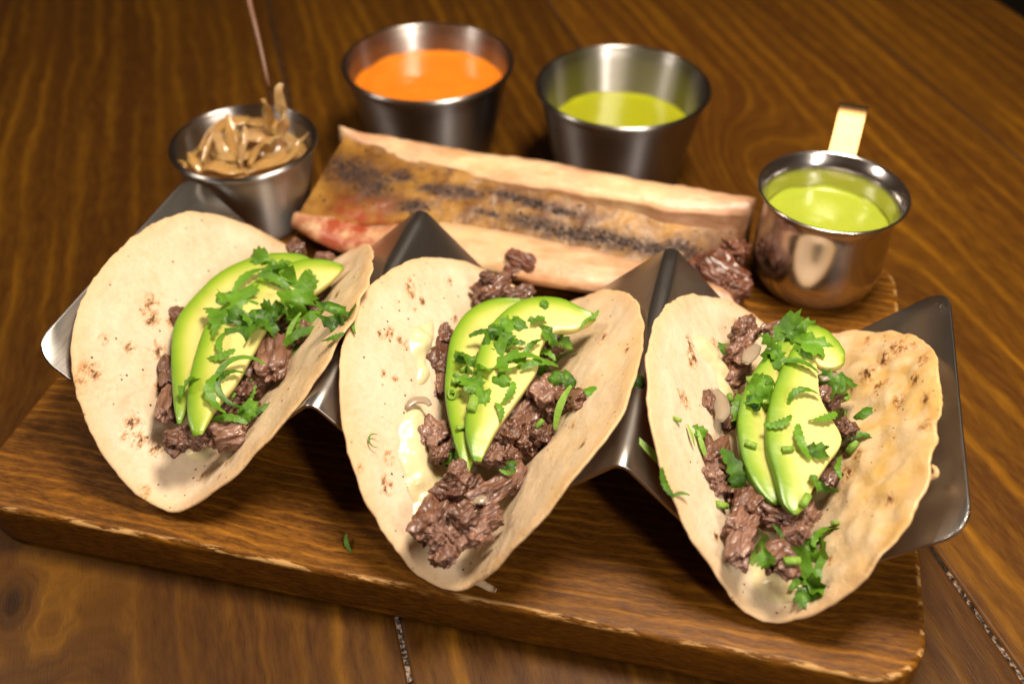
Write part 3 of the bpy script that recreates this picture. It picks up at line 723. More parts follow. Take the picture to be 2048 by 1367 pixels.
beef(2, 1412, 935, 1432, 885, 66, 'large brown beef block on the left side of the rightmost taco', -1.0)
beef(2, 1412, 962, 1430, 940, 44, 'beef piece under the left block of the rightmost taco', -1.0)
beef(2, 1424, 985, 1442, 960, 30, 'beef scrap just under the large block of the rightmost taco')
beef(2, 1410, 820, 1412, 785, 30, 'caramel-brown beef edge beside the pale onion of the rightmost taco', -.8)
beef(2, 1640, 810, 1668, 775, 48, 'dark glossy beef piece right of the avocado in the rightmost taco', -.9)
beef(2, 1680, 870, 1702, 850, 38, 'pinkish beef bit beside the scallion rings of the rightmost taco', -.8)
beef(2, 1488, 1030, 1508, 985, 56, 'upper half of the torn beef strip below the avocado in the rightmost taco')
beef(2, 1470, 1072, 1492, 1030, 52, 'lower half of the torn beef strip below the avocado in the rightmost taco')
beef(2, 1466, 1125, 1490, 1060, 48, 'tapering beef end at the lower left of the rightmost taco')
beef(2, 1520, 1020, 1610, 1048, 54, 'dark beef strip across the front of the rightmost taco')
beef(2, 1588, 1070, 1604, 1040, 44, 'beef chunk low on the right of the rightmost taco')
beef(2, 1606, 1040, 1624, 1015, 40, 'dark beef nub above the low right chunk of the rightmost taco')
beef(2, 1525, 1120, 1575, 1095, 48, 'beef piece over the white cheese at the front of the rightmost taco')
beef(2, 1560, 1150, 1590, 1128, 34, 'small beef piece lowest in the rightmost taco')
beef(2, 1635, 965, 1668, 935, 46, 'beef piece under the right avocado edge of the rightmost taco')
beef(2, 1560, 1065, 1590, 1070, 40, 'pale pink beef flake on the cheese of the rightmost taco')
beef(2, 1445, 860, 1465, 800, 40, 'beef in shadow between onion and avocado of the rightmost taco', -1.3)
beef(2, 1440, 990, 1470, 930, 50, 'shaded beef under the long green strip of the rightmost taco', -1.35)

# cooked onion pieces among the beef
def strip_obj(name, pts, radii, mat, label, cat, group, nseg=8, flat=.5, n=14):
    pp = smooth_path(pts, n); rr = np.interp(np.linspace(0, 1, n), np.linspace(0, 1, len(radii)), radii)
    v, f = tube(pp, rr, nseg, flat); o = mesh_obj(name, np.array([tuple(q) for q in v]), f, mat)
    if label: tag(o, label, cat, group)
    return o
GO = 'soft onion pieces among the beef'
ON = []
def onion(k, pts, rad, label, lvl=-.85):
    q = [fill_point(k, x, y, lvl)+V(0, -.05, .08) for x, y in pts]
    ON.append(strip_obj('onion_piece', q, [rad*.5, rad, rad, rad*.5], M_onion, label, 'onion', GO, 10, .4))
onion(1, [(815, 815), (830, 803), (850, 802), (862, 812)], .11, 'translucent onion piece on the left tortilla side of the middle taco')
onion(1, [(950, 1003), (962, 1000), (975, 996)], .11, 'pale onion knob on the narrow beef roll of the middle taco', -.8)
onion(2, [(1428, 780), (1438, 800), (1444, 825), (1438, 842)], .20, 'curved pale onion piece on the left side of the rightmost taco')
onion(2, [(1490, 728), (1502, 708), (1516, 692)], .17, 'smooth onion strip between the back beef pieces of the rightmost taco', -.6)
onion(2, [(1640, 760), (1662, 752), (1680, 760)], .15, 'onion piece right of the avocado end piece in the rightmost taco', -.7)

# ------------------------------------------------------------------ marrow bone
def build_bone():
    root = empty('marrow_bone', (-1, 6.2, Z_BOARD))
    tag(root, 'roasted marrow bone split lengthwise lying on the board behind the tacos', 'bone')
    BO = [(677, 252), (833, 284), (1048, 318), (1292, 359), (1400, 378), (1512, 398)]
    BI = [(688, 268), (815, 318), (1020, 362), (1270, 405), (1385, 422), (1498, 432)]
    FI = [(594, 425), (725, 445), (905, 448), (1130, 488), (1250, 518), (1440, 572)]
    FO = [(580, 450), (700, 500), (880, 520), (1100, 562), (1220, 584), (1478, 622)]
    n = 110
    def pth(l, z0, z1): return smooth_path([at(x, y, z0+(z1-z0)*i/(len(l)-1)) for i, (x, y) in enumerate(l)], n)
    bo, bi, fi, fo = pth(BO, -.85, -.85), pth(BI, -.92, -1.05), pth(FI, -1.62, -1.75), pth(FO, -1.85, -1.95)
    v = []; scorch_shade = []; blood = []; ns = 40
    for i in range(n):
        t = i/(n-1)
        # cross-section: outside below, from the back rim round to the front rim, then inside back
        cen = (bo[i]+fo[i])/2; half = np.linalg.norm((bo[i]-fo[i])[1:])/2
        sec = []
        low = Z_BOARD+.03+.25*max(0, 1-t*7)+.18*max(0, t*6-5)
        for a in np.linspace(0, math.pi, 17):
            c = math.cos(a); s = math.sin(a)
            p = cen+(bo[i]-cen)*(c if c > 0 else 0)+(fo[i]-cen)*(-c if c < 0 else 0)
            zz = p[2]+(low-p[2])*s**.9
            p = np.array([p[0], p[1]+(.22*s*(1 if c > 0 else -.4)), zz]); sec.append((p, min(1, s*4)))
        depth = .12+.30*t
        for q in np.linspace(0, 1, 5)[1:]: sec.append((fo[i]+(fi[i]-fo[i])*q+np.array([0, 0, .13*math.sin(math.pi*q)]), 0))
        sec.append((fi[i]+(bi[i]-fi[i])*.012-np.array([0, 0, .07]), .85))
        for q in np.linspace(0, 1, 14)[1:-1]:
            sag = math.sin(math.pi*q)**.5; sec.append((fi[i]+(bi[i]-fi[i])*q-np.array([0, 0, depth+.35*sag*(.4+t)]), .8))
        sec.append((bi[i]+(fi[i]-bi[i])*.012-np.array([0, 0, .07]), .85))
        for q in np.linspace(0, 1, 6)[:-1]: sec.append((bi[i]+(bo[i]-bi[i])*q+np.array([0, 0, .12*math.sin(math.pi*q)]), 0))
        for p, sc in sec:
            nn = noise.noise(Vector(p)*.9)*.06+noise.noise(Vector(p)*3)*.025; v.append(p+np.array([nn*.4, nn, nn]))
            scorch_shade.append(min(1, sc*.9+max(0, t*12-11.1)*.8+.35*max(0, t-.6))); blood.append(math.exp(-((t-.12)/.12)**2)*(1.3 if p[1] < cen[1] else .2))  # underside and channel walls browned as painted shade; right end is real scorching
    m = len(v)//n; f = grid_faces(n, m, False, True)+[tuple(range(m))[::-1], tuple(range((n-1)*m, n*m))]
    o = mesh_obj('bone_shell', np.array(v), f, M_bone, root, attrs={'scorch_shade': scorch_shade, 'blood': blood})
    bm = bmesh.new(); bm.from_mesh(o.data); bmesh.ops.recalc_face_normals(bm, faces=bm.faces); bm.to_mesh(o.data); bm.free()
    # marrow filling the channel
    mv, ch, bl, sco = [], [], [], []; nq = 46; nt = 220
    tt = np.linspace(.004, .975, nt)
    pot = lambda A, t: np.array([np.interp(t, np.linspace(0, 1, n), A[:, k]) for k in range(3)])
    spots = [(.09, .62, .10, .16), (.14, .55, .05, .2), (.30, .62, .05, .10), (.36, .66, .06, .09), (.48, .78, .06, .09), (.53, .72, .05, .1), (.56, .36, .08, .16), (.63, .32, .09, .17), (.70, .40, .09, .16), (.77, .42, .07, .12), (.84, .45, .06, .14), (.60, .70, .05, .08), (.88, .55, .05, .14), (.26, .30, .04, .10), (.20, .75, .03, .08), (.44, .35, .03, .06)]
    top = []
    for t in tt:
        a, b = pot(fi, t), pot(bi, t)
        for q in np.linspace(-.02, 1.02, nq):
            p = a+(b-a)*q; dip = (.07+.70*max(0, t-.30)**1.25)*min(1, 2.2*math.sin(math.pi*min(max(q, 0), 1))**.5+.05+.55*min(1, max(0, t-.25)*3))
            if t > .86: dip += (t-.86)*2.6*math.sin(math.pi*min(max(q, 0), 1))
            nn = .06*noise.noise(Vector(p)*.9)+.035*noise.noise(Vector(p)*2.4)+.012*noise.noise(Vector(p)*7)
            c = max([math.exp(-((t-s0)/s2)**2-((q-s1)/s3)**2) for s0, s1, s2, s3 in spots])
            p = p+np.array([0, 0, -dip+nn+.03])
            mv.append(p); ch.append(c); bl.append(math.exp(-((t-.15)/.08)**2-((q-.12)/.22)**2)); sco.append(min(1, max(0, (t-.86)*7.5)))
            top.append((p, c))
    mesh_obj('marrow', np.array(mv), grid_faces(nt, nq), M_marrow, root, attrs={'char': ch, 'blood': bl, 'scorch_shade': sco})
    # pepper and char grains standing on the marrow
    rnd = random.Random(3); bm = bmesh.new(); cnt = 0
    o0 = Vector(root['_o'])
    while cnt < 420:
        p, c = top[rnd.randrange(len(top))]
        if rnd.random() > c*c*.9+.02: continue
        r = rnd.uniform(.015, .042); mt = Matrix.Translation((Vector(p)-o0+V(rnd.uniform(-.05, .05), rnd.uniform(-.05, .05), r*.5))*S) @ Matrix.Diagonal((r*S*rnd.uniform(.8, 1.6), r*S, r*S*.8, 1))
        bmesh.ops.create_icosphere(bm, subdivisions=1, radius=1, matrix=mt); cnt += 1
    me = bpy.data.meshes.new('pepper_grains'); bm.to_mesh(me); bm.free(); me.materials.append(M_speck)
    g = bpy.data.objects.new('pepper_grains', me); col.objects.link(g); g.parent = root; g['kind'] = 'stuff'
    # meat scraps stuck to it
    for (x, y, z, a, b, c, lab) in ((1042, 522, -1.75, .60, .36, .30, 'browned scrap of meat stuck to the front edge of the bone'), (1030, 545, -2.0, .45, .28, .3, None),
                               (1440, 545, -1.75, 1.0, .7, .45, 'dark roasted meat clinging to the right end of the bone'), (1465, 580, -1.95, .55, .6, .5, None), (1470, 500, -1.55, .5, .55, .4, None)):
        me = BM[rnd.randrange(9)]; s = bpy.data.objects.new('meat_scrap', me); col.objects.link(s); s.parent = root; s.material_slots[0].link = 'OBJECT'; s.material_slots[0].material = M_scrap
        s.location = (at(x, y, z)-o0)*S; s.scale = (a*S*1.4, b*S*1.4, c*S*1.4); s.rotation_euler = (rnd.uniform(-.4, .4), rnd.uniform(-.3, .3), rnd.uniform(-.6, .6))
        if lab: s['label'] = lab
    return root
bone = build_bone()

# ------------------------------------------------------------------ steel cups and sauces
def ramekin(c, R, zt, zb, k, label):
    Hh = zt-zb; w = .055; prof = []
    rb = R*k
    prof += [(0.001, zb+.10), (rb*.80, zb+.10), (rb*.86, zb+.02), (rb*.95, zb), (rb, zb+.08)]
    for t in np.linspace(.1, .93, 10): prof.append((rb+(R-.04-rb)*t, zb+Hh*t))
    for a in np.linspace(200, -40, 12): prof.append((R-.045+.075*math.cos(math.radians(180-a+90)), zt-.06+.075*math.sin(math.radians(180-a+90))) if False else (R-.02+.085*math.cos(math.radians(a+90-20)) , zt-.07+.085*math.sin(math.radians(a+90-20))))
    prof = prof[:15]
    for a in np.linspace(-60, 200, 13): prof.append((R-.03+.08*math.cos(math.radians(a)), zt-.08+.08*math.sin(math.radians(a))))
    for t in np.linspace(.95, .12, 10): prof.append((rb+(R-.06-rb)*t-w, zb+Hh*t))
    prof += [(rb-w-.05, zb+.22), (rb-w-.2, zb+.16), (.001, zb+.15)]
    v, f = lathe(prof, c)
    o = mesh_obj('sauce_cup', v, f, M_cup, origin=(c[0], c[1], zb))
    bm = bmesh.new(); bm.from_mesh(o.data); bmesh.ops.remove_doubles(bm, verts=bm.verts, dist=.003*S); bmesh.ops.recalc_face_normals(bm, faces=bm.faces); bm.to_mesh(o.data); bm.free()
    tag(o, label, 'sauce cup', 'small round stainless steel sauce cups')
    return o
def sauce(c, r, z, mat, name, label, seed=0):
    n = 72; v = []; m = 20
    for i in range(n):
        a = 2*math.pi*i/n
        for j in range(m):
            q = j/(m-1); rr = r*q; x, y = c[0]+rr*math.cos(a), c[1]+rr*math.sin(a)
            v.append((x, y, z+.03*noise.noise(Vector((x*.9, y*.9, seed)))+.012*noise.noise(Vector((x*3, y*3, seed)))+.09*(max(0, q-.88)/.12)**2*(1+.8*noise.noise(Vector((x*1.5, y*1.5, seed+4))))))
        v.append((c[0]+(r-.06)*math.cos(a), c[1]+(r-.06)*math.sin(a), z-.15)); v.append((c[0], c[1], z-.15))
    o = mesh_obj(name, v, grid_faces(n, m+2, True), mat)
    bm = bmesh.new(); bm.from_mesh(o.data); bmesh.ops.remove_doubles(bm, verts=bm.verts, dist=.002*S); bmesh.ops.recalc_face_normals(bm, faces=bm.faces); bm.to_mesh(o.data); bm.free()
    return tag(o, label, 'sauce')
CO, CG, CN, CC = (-6.15, 12.85), (.5, 12.85), (-9.45, 5.85), (7.1, 6.9)
ramekin(CO, 2.86, -.48, Z_TABLE, .72, 'steel cup of orange sauce standing on the table behind the bone')
ramekin(CG, 2.80, -.48, Z_TABLE, .72, 'steel cup of yellow-green sauce on the table, between orange cup and creamer')
ramekin(CN, 2.08, 0, Z_BOARD, .75, 'smaller steel cup of brown pickled onions on the board corner')
sauce(CO, 2.86-.09-.8*.21*1.0, -.48-.95, M_orange, 'orange_sauce', 'smooth orange cream sauce in the left of the two big steel cups', 1)
sauce(CG, 2.80-.09-.8*.21*1.75, -.48-1.6, M_green, 'green_sauce', 'smooth yellow-green sauce in the cup behind the bone', 2)

def build_creamer():
    root = empty('creamer', (CC[0], CC[1], Z_BOARD))
    tag(root, 'polished bell-shaped steel creamer with strap handle on the board corner', 'creamer')
    zt, zb = .32, Z_BOARD
    out = [(.001, zb+.06), (1.15, zb+.05), (1.28, zb+.01), (1.40, zb+.05), (1.56, zb+.22), (1.68, zb+.48), (1.75, zb+.85), (1.765, zb+1.3), (1.75, zb+1.75), (1.72, zb+2.2), (1.71, zb+2.5), (1.74, zb+2.7), (1.81, zb+2.86), (1.90, zb+2.96), (1.955, zt-.015)]
    rim = [(1.97, zt+.02), (1.965, zt+.055), (1.93, zt+.06)]
    inn = [(1.86, zt-.04), (1.76, zb+2.84), (1.69, zb+2.7), (1.655, zb+2.5), (1.66, zb+2.2), (1.69, zb+1.75), (1.70, zb+1.3), (1.68, zb+.9), (1.5, zb+.4), (.001, zb+.2)]
    a = smooth_path(out, 60); b = smooth_path(rim+inn, 50)
    v, f = lathe([tuple(q) for q in a]+[tuple(q) for q in b], CC, 128)
    o = mesh_obj('body', v, f, M_cream, root)
    bm = bmesh.new(); bm.from_mesh(o.data); bmesh.ops.remove_doubles(bm, verts=bm.verts, dist=.002*S); bmesh.ops.recalc_face_normals(bm, faces=bm.faces); bm.to_mesh(o.data); bm.free()
    d = V(.10, 1, 0).normalized(); s = V(1, -.10, 0).normalized(); c = V(CC[0], CC[1], 0)
    path = smooth_path([c+d*1.86+V(0, 0, .16), c+d*2.1+V(0, 0, .30), c+d*2.6+V(0, 0, .60), c+d*3.0+V(0, 0, .88), c+d*3.28+V(0, 0, 1.0), c+d*3.55+V(0, 0, .96), c+d*3.68+V(0, 0, .68), c+d*3.45+V(0, 0, .2), c+d*3.0+V(0, 0, -.7), c+d*2.3+V(0, 0, -1.4), c+d*1.75+V(0, 0, -1.6)], 60)
    v = []
    for i in range(60):
        t = path[min(i+1, 59)]-path[max(i-1, 0)]; nn = Vector(t).cross(s).normalized(); p = Vector(path[i]); w = .40
        for q in ((-w, -.04), (-w+.03, -.06), (w-.03, -.06), (w, -.04), (w, .04), (w-.03, .06), (-w+.03, .06), (-w, .04)): v.append(p+s*q[0]+nn*q[1])
    f = grid_faces(60, 8, False, True)+[tuple(range(8))[::-1], tuple(range(59*8, 60*8))]
    h = mesh_obj('handle', v, f, steel('brushed_handle_steel', (.24, .135, .055), .40, 0, (14, 1, 1), .03), root, smooth=False)  # brown base colour paints a warm reflection into the steel
    bm = bmesh.new(); bm.from_mesh(h.data); bmesh.ops.recalc_face_normals(bm, faces=bm.faces); bm.to_mesh(h.data); bm.free()
build_creamer()
sauce(CC, 1.66, .32-1.0, M_herb, 'herb_sauce', 'pale green herb sauce flecked darker, filling the handled creamer', 3)

# pickled onions and the stick in the small cup
sauce(CN, 1.76, -.75, M_pickle, 'onion_brine', 'brown brine under the onion strips in the small cup', 5)
GP = 'pickled onion strips in the small cup'
def pick(pts, rad, mat, label, flat=.22):
    rad = [r*1.15 for r in rad]
    strip_obj('onion_strip', [at(x, y, z+.12) for x, y, z in pts], rad, mat, label, 'onion strip', GP, 10, flat, 18)
pick([(552, 318, -.75), (565, 280, -.35), (566, 240, .35), (560, 205, .9), (556, 178, 1.3), (562, 168, 1.35)], [.22, .24, .22, .17, .13, .08], M_pickle_pale, 'tallest pale onion strip rising above the cup beside the stick')
pick([(530, 320, -.8), (540, 275, -.35), (537, 232, .35), (530, 203, .85), (524, 198, .9)], [.2, .22, .18, .14, .06], M_pickle, 'brown onion strip standing left of the tallest one')
pick([(470, 338, -.75), (468, 300, -.45), (462, 262, .0), (455, 228, .35)], [.2, .24, .17, .05], M_pickle, 'brown pointed onion strip upright in the middle of the cup')
pick([(420, 258, -.2), (436, 275, -.2), (445, 300, -.4), (446, 330, -.75)], [.08, .15, .16, .12], M_pickle_pale, 'curved glossy pale onion strip in the left half of the cup')
pick([(400, 300, -.6), (425, 270, -.35), (455, 245, -.15), (500, 240, -.2)], [.1, .25, .28, .2], M_pickle, 'wide onion strip along the back left of the cup')
pick([(478, 285, -.4), (500, 270, -.25), (525, 272, -.25), (545, 285, -.4)], [.15, .34, .34, .15], M_pickle_pale, 'broad shiny onion piece in the middle of the cup')
pick([(378, 305, -.45), (388, 322, -.5), (402, 343, -.7)], [.05, .12, .10], M_pickle, 'thin onion strip near the left inside of the cup')
pick([(352, 322, -.35), (362, 324, -.5), (374, 334, -.65)], [.08, .13, .06], M_pickle, 'short onion end lowest at the left rim of the cup')
pick([(490, 240, -.2), (515, 244, -.15), (545, 246, -.2), (560, 262, -.3)], [.12, .22, .22, .12], M_pickle, 'brown onion strip across the back of the cup')
pick([(575, 300, -.5), (590, 290, -.3), (606, 278, -.1), (616, 266, .1)], [.12, .17, .14, .06], M_pickle_pale, 'onion strip against the right inside of the cup')
pick([(490, 345, -.75), (520, 330, -.6), (555, 320, -.55), (590, 305, -.55)], [.12, .24, .26, .12], M_pickle, 'flat onion strip at the front right of the cup')
pick([(400, 335, -.75), (430, 330, -.6), (460, 340, -.7), (490, 340, -.8)], [.12, .26, .24, .12], M_pickle, 'flat onion strip at the front of the cup')
pick([(430, 300, -.65), (450, 310, -.55), (480, 312, -.55), (510, 305, -.6)], [.15, .25, .25, .15], M_pickle, 'onion strip lying across the middle of the cup')
pick([(446, 330, -.6), (450, 300, -.45), (470, 275, -.25), (500, 268, -.2), (522, 284, -.4)], [.06, .10, .11, .10, .05], M_pickle_pale, 'thin looped onion strip over the middle of the cup')
pick([(500, 330, -.5), (512, 300, -.35), (535, 280, -.15), (566, 272, -.1)], [.06, .10, .10, .04], M_pickle, 'thin amber onion strip leaning toward the tallest one')
pick([(405, 322, -.5), (416, 288, -.2), (428, 262, .05)], [.05, .09, .04], M_pickle, 'thin upright onion strip left of the curved pale one')
pick([(548, 330, -.5), (574, 318, -.4), (592, 296, -.2), (600, 276, .0)], [.06, .11, .10, .04], M_pickle, 'bent onion strip along the right front of the cup')
pick([(575, 226, .5), (568, 214, .75), (556, 206, .9)], [.03, .07, .05], M_pickle, 'small onion shred hooked on the tallest strip')
pick([(480, 325, -.5), (484, 296, -.15), (492, 272, .1), (488, 252, .25)], [.06, .12, .10, .04], M_pickle_pale, 'pale onion strip rising beside the pointed brown one')
st = smooth_path([at(543, 215, .5), at(535, 165, 1.35), at(524, 110, 1.95), at(510, 50, 2.55), at(498, 0, 3.0), at(488, -60, 3.6)], 24)
v, f = tube(st, np.linspace(.055, .095, 24), 10, .8)
tag(mesh_obj('stick', v, f, M_stick), 'thin reddish brown stick leaning up out of the onion cup', 'stick')

# ------------------------------------------------------------------ cilantro and scallion
def leaf_mesh(outline, name, bend, ripple, seed, mat):
    pts = [Vector((x, y-.5)) for x, y in outline]; n = len(pts)
    inner = [Vector((x*.12-.54+.5, y*.12-.5)) for x in range(0) for y in range(0)]
    xs = [p.x for p in pts]; ys = [p.y for p in pts]
    def inside(p):
        c = False
        for i in range(n):
            a, b = pts[i], pts[i-1]
            if (a.y > p.y) != (b.y > p.y) and p.x < (b.x-a.x)*(p.y-a.y)/(b.y-a.y)+a.x: c = not c
        return c
    for gx in np.arange(min(xs), max(xs), .13):
        for gy in np.arange(min(ys), max(ys), .13):
            p = Vector((gx, gy))
            if inside(p) and min((p-q).length for q in pts) > .06: inner.append(p)
    V2, E2, F2, *_ = delaunay_2d_cdt(pts+inner, [(i, (i+1) % n) for i in range(n)], [], 1, 1e-5)
    vs = []
    for p in V2:
        z = bend[0]*p.x*p.x+bend[1]*p.y*p.y+ripple*noise.noise(Vector((p.x*3+seed, p.y*3, seed)))-.06*math.exp(-(p.x/.06)**2)
        vs.append((p.x, p.y, z))
    me = bpy.data.meshes.new(name); me.from_pydata(vs, [], [f for f in F2 if len(f) > 2]); me.update(); me.materials.append(mat)
    me.polygons.foreach_set('use_smooth', [True]*len(me.polygons)); return me
FULL = [(0, 0), (.08, .12), (.30, .06), (.50, .10), (.47, .22), (.60, .30), (.50, .36), (.52, .46), (.36, .43), (.22, .42), (.30, .55), (.44, .64), (.34, .70), (.33, .83), (.20, .80), (.14, .95), (.04, .90), (-.04, 1.0), (-.13, .90), (-.25, .92), (-.25, .78), (-.38, .74), (-.31, .60), (-.20, .44), (-.35, .48), (-.50, .50), (-.47, .38), (-.60, .32), (-.48, .22), (-.50, .08), (-.28, .06), (-.08, .12)]
HALF = [(-.05, 0), (.05, 0), (.10, .2), (.30, .22), (.42, .34), (.36, .44), (.45, .56), (.30, .62), (.34, .78), (.20, .80), (.12, 1.0), (0, .88), (-.14, .94), (-.14, .70), (-.26, .62), (-.16, .45), (-.2, .3), (-.1, .2)]
CUT = [(-.2, .05), (.12, 0), (.36, .12), (.30, .28), (.42, .40), (.30, .55), (.38, .72), (.20, .80), (.10, 1.0), (-.06, .90), (-.20, .96), (-.26, .74), (-.40, .66), (-.30, .44), (-.36, .26)]
LM = [leaf_mesh(FULL, 'cilantro_leaf', (.7, -.6), .30, 1, M_leaf), leaf_mesh(FULL, 'cilantro_leaf', (-.9, .5), .34, 5, M_leaf), leaf_mesh(HALF, 'cilantro_leaf', (1.1, -.6), .26, 9, M_leaf), leaf_mesh(CUT, 'cilantro_leaf', (-1.0, -.7), .30, 13, M_leaf), leaf_mesh(FULL, 'cilantro_leaf', (1.5, -1.0), .32, 17, M_leaf)]
def ribbon_mesh(curl, width, twist, mat, name, saw=.0):
    n = 26; v = []
    for i in range(n):
        t = i/(n-1); a = (t-.5)*curl
        if abs(curl) > .05: y = math.sin(a)/curl; x = (1-math.cos(a))/curl
        else: y, x = t-.5, 0
        k = 1/max(.3, abs(2*math.sin(curl/2)/curl) if curl else 1)
        w = width*(.35+.65*math.sin(math.pi*(t*.9+.05)))*(1+saw*math.sin(t*38))
        tw = twist*(t-.5); d = Vector((math.cos(a), -math.sin(a), 0)); up = Vector((0, 0, 1)); e = d*math.cos(tw)+up*math.sin(tw)
        p = Vector((x*k, y*k, .10*math.sin(t*math.pi)))
        v += [p-e*w, p-up*w*.18*math.cos(tw), p+e*w]
    me = bpy.data.meshes.new(name); me.from_pydata([tuple(q) for q in v], [], grid_faces(n, 3)); me.update(); me.materials.append(mat)
    me.polygons.foreach_set('use_smooth', [True]*len(me.polygons)); return me
RM = [ribbon_mesh(.9, .11, .8, M_leaf, 'cilantro_strip', .15), ribbon_mesh(2.2, .12, 1.6, M_leaf, 'cilantro_strip', .2), ribbon_mesh(-1.4, .14, -1.2, M_leaf, 'cilantro_strip', .25), ribbon_mesh(3.9, .07, 1.0, M_leaf, 'cilantro_strip'), ribbon_mesh(.4, .08, .5, M_leaf_pale, 'cilantro_stalk')]
def ring_mesh():
    n, m = 20, 10; v = []
    for i in range(n):
        a = 2*math.pi*i/n
        for j in range(m):
            b = 2*math.pi*j/m; r = .33+.10*math.cos(b); v.append((r*math.cos(a), r*math.sin(a)*.72, .15*math.sin(b)))
    me = bpy.data.meshes.new('scallion_ring'); me.from_pydata(v, [], grid_faces(n, m, True, True)); me.update(); me.materials.append(M_leaf_pale)
    me.polygons.foreach_set('use_smooth', [True]*len(me.polygons)); return me
RING = ring_mesh()
def bit_mesh():
    bm = bmesh.new(); bmesh.ops.create_cone(bm, cap_ends=True, segments=12, radius1=.26, radius2=.24, depth=.9)
    for w in bm.verts: w.co = Vector((w.co.x, w.co.z, w.co.y*.85)); 
    for w in bm.verts: w.co.x += .15*w.co.y*w.co.y
    me = bpy.data.meshes.new('stem_piece'); bm.to_mesh(me); bm.free(); me.materials.append(M_leaf_pale)
    me.polygons.foreach_set('use_smooth', [True]*len(me.polygons)); return me
BIT = bit_mesh()
ALLB = bvh_of(TORT+AV+BEEF+ON+[holder, board])
GH = ['chopped herbs on the leftmost taco', 'chopped herbs on the middle taco', 'chopped herbs on the rightmost taco', 'stray herb bits on steel and board']
WHERE = ['leftmost taco', 'middle taco', 'rightmost taco']
def herb(k, kind, px, py, size, ang, label, lift=.05, tilt=.32):
    """kind: L0-L4 leaf, R0-R4 ribbon, O ring, B stem piece; size in photo pixels; ang = direction in the picture, degrees"""
    d = ray(px, py).normalized(); hit = ALLB.ray_cast(CPOS, d); p, nrm = hit[0], hit[1]
    if nrm.dot(d) > 0: nrm = -nrm
    nrm = (nrm*.45+V(0, -.25, .8)*.55).normalized()
    L = 1.04*size*(p-CPOS).length/F
    a = math.radians(ang); ydir = CR*math.cos(a)+CU*math.sin(a); ydir = (ydir-nrm*ydir.dot(nrm)).normalized()
    q = Matrix.Rotation(random.uniform(-tilt, tilt), 3, ydir); nrm = q @ nrm
    x = ydir.cross(nrm).normalized(); ydir = (Matrix.Rotation(random.uniform(-tilt, tilt)*.8, 3, x) @ ydir); nrm = x.cross(ydir)
    me = {'L': LM, 'R': RM}[kind[0]][int(kind[1])] if kind[0] in 'LR' else (RING if kind == 'O' else BIT)
    o = bpy.data.objects.new(me.name.split('.')[0], me); col.objects.link(o)
    o.rotation_mode = 'QUATERNION'; o.rotation_quaternion = Matrix((x, ydir, nrm)).transposed().to_quaternion()
    o.location = (p+nrm*(lift+L*.05))*S; o.scale = (L*S,)*3
    cat = {'L': 'cilantro leaf', 'R': 'herb strip', 'O': 'scallion ring', 'B': 'stem piece'}[kind[0]]
    if kind in 'OB': o.scale = (L*S*.85,)*3
    if kind == 'R4': cat = 'cilantro stalk'
    tag(o, label+(' '+WHERE[k] if k < 3 else ''), cat, GH[k])
    return o
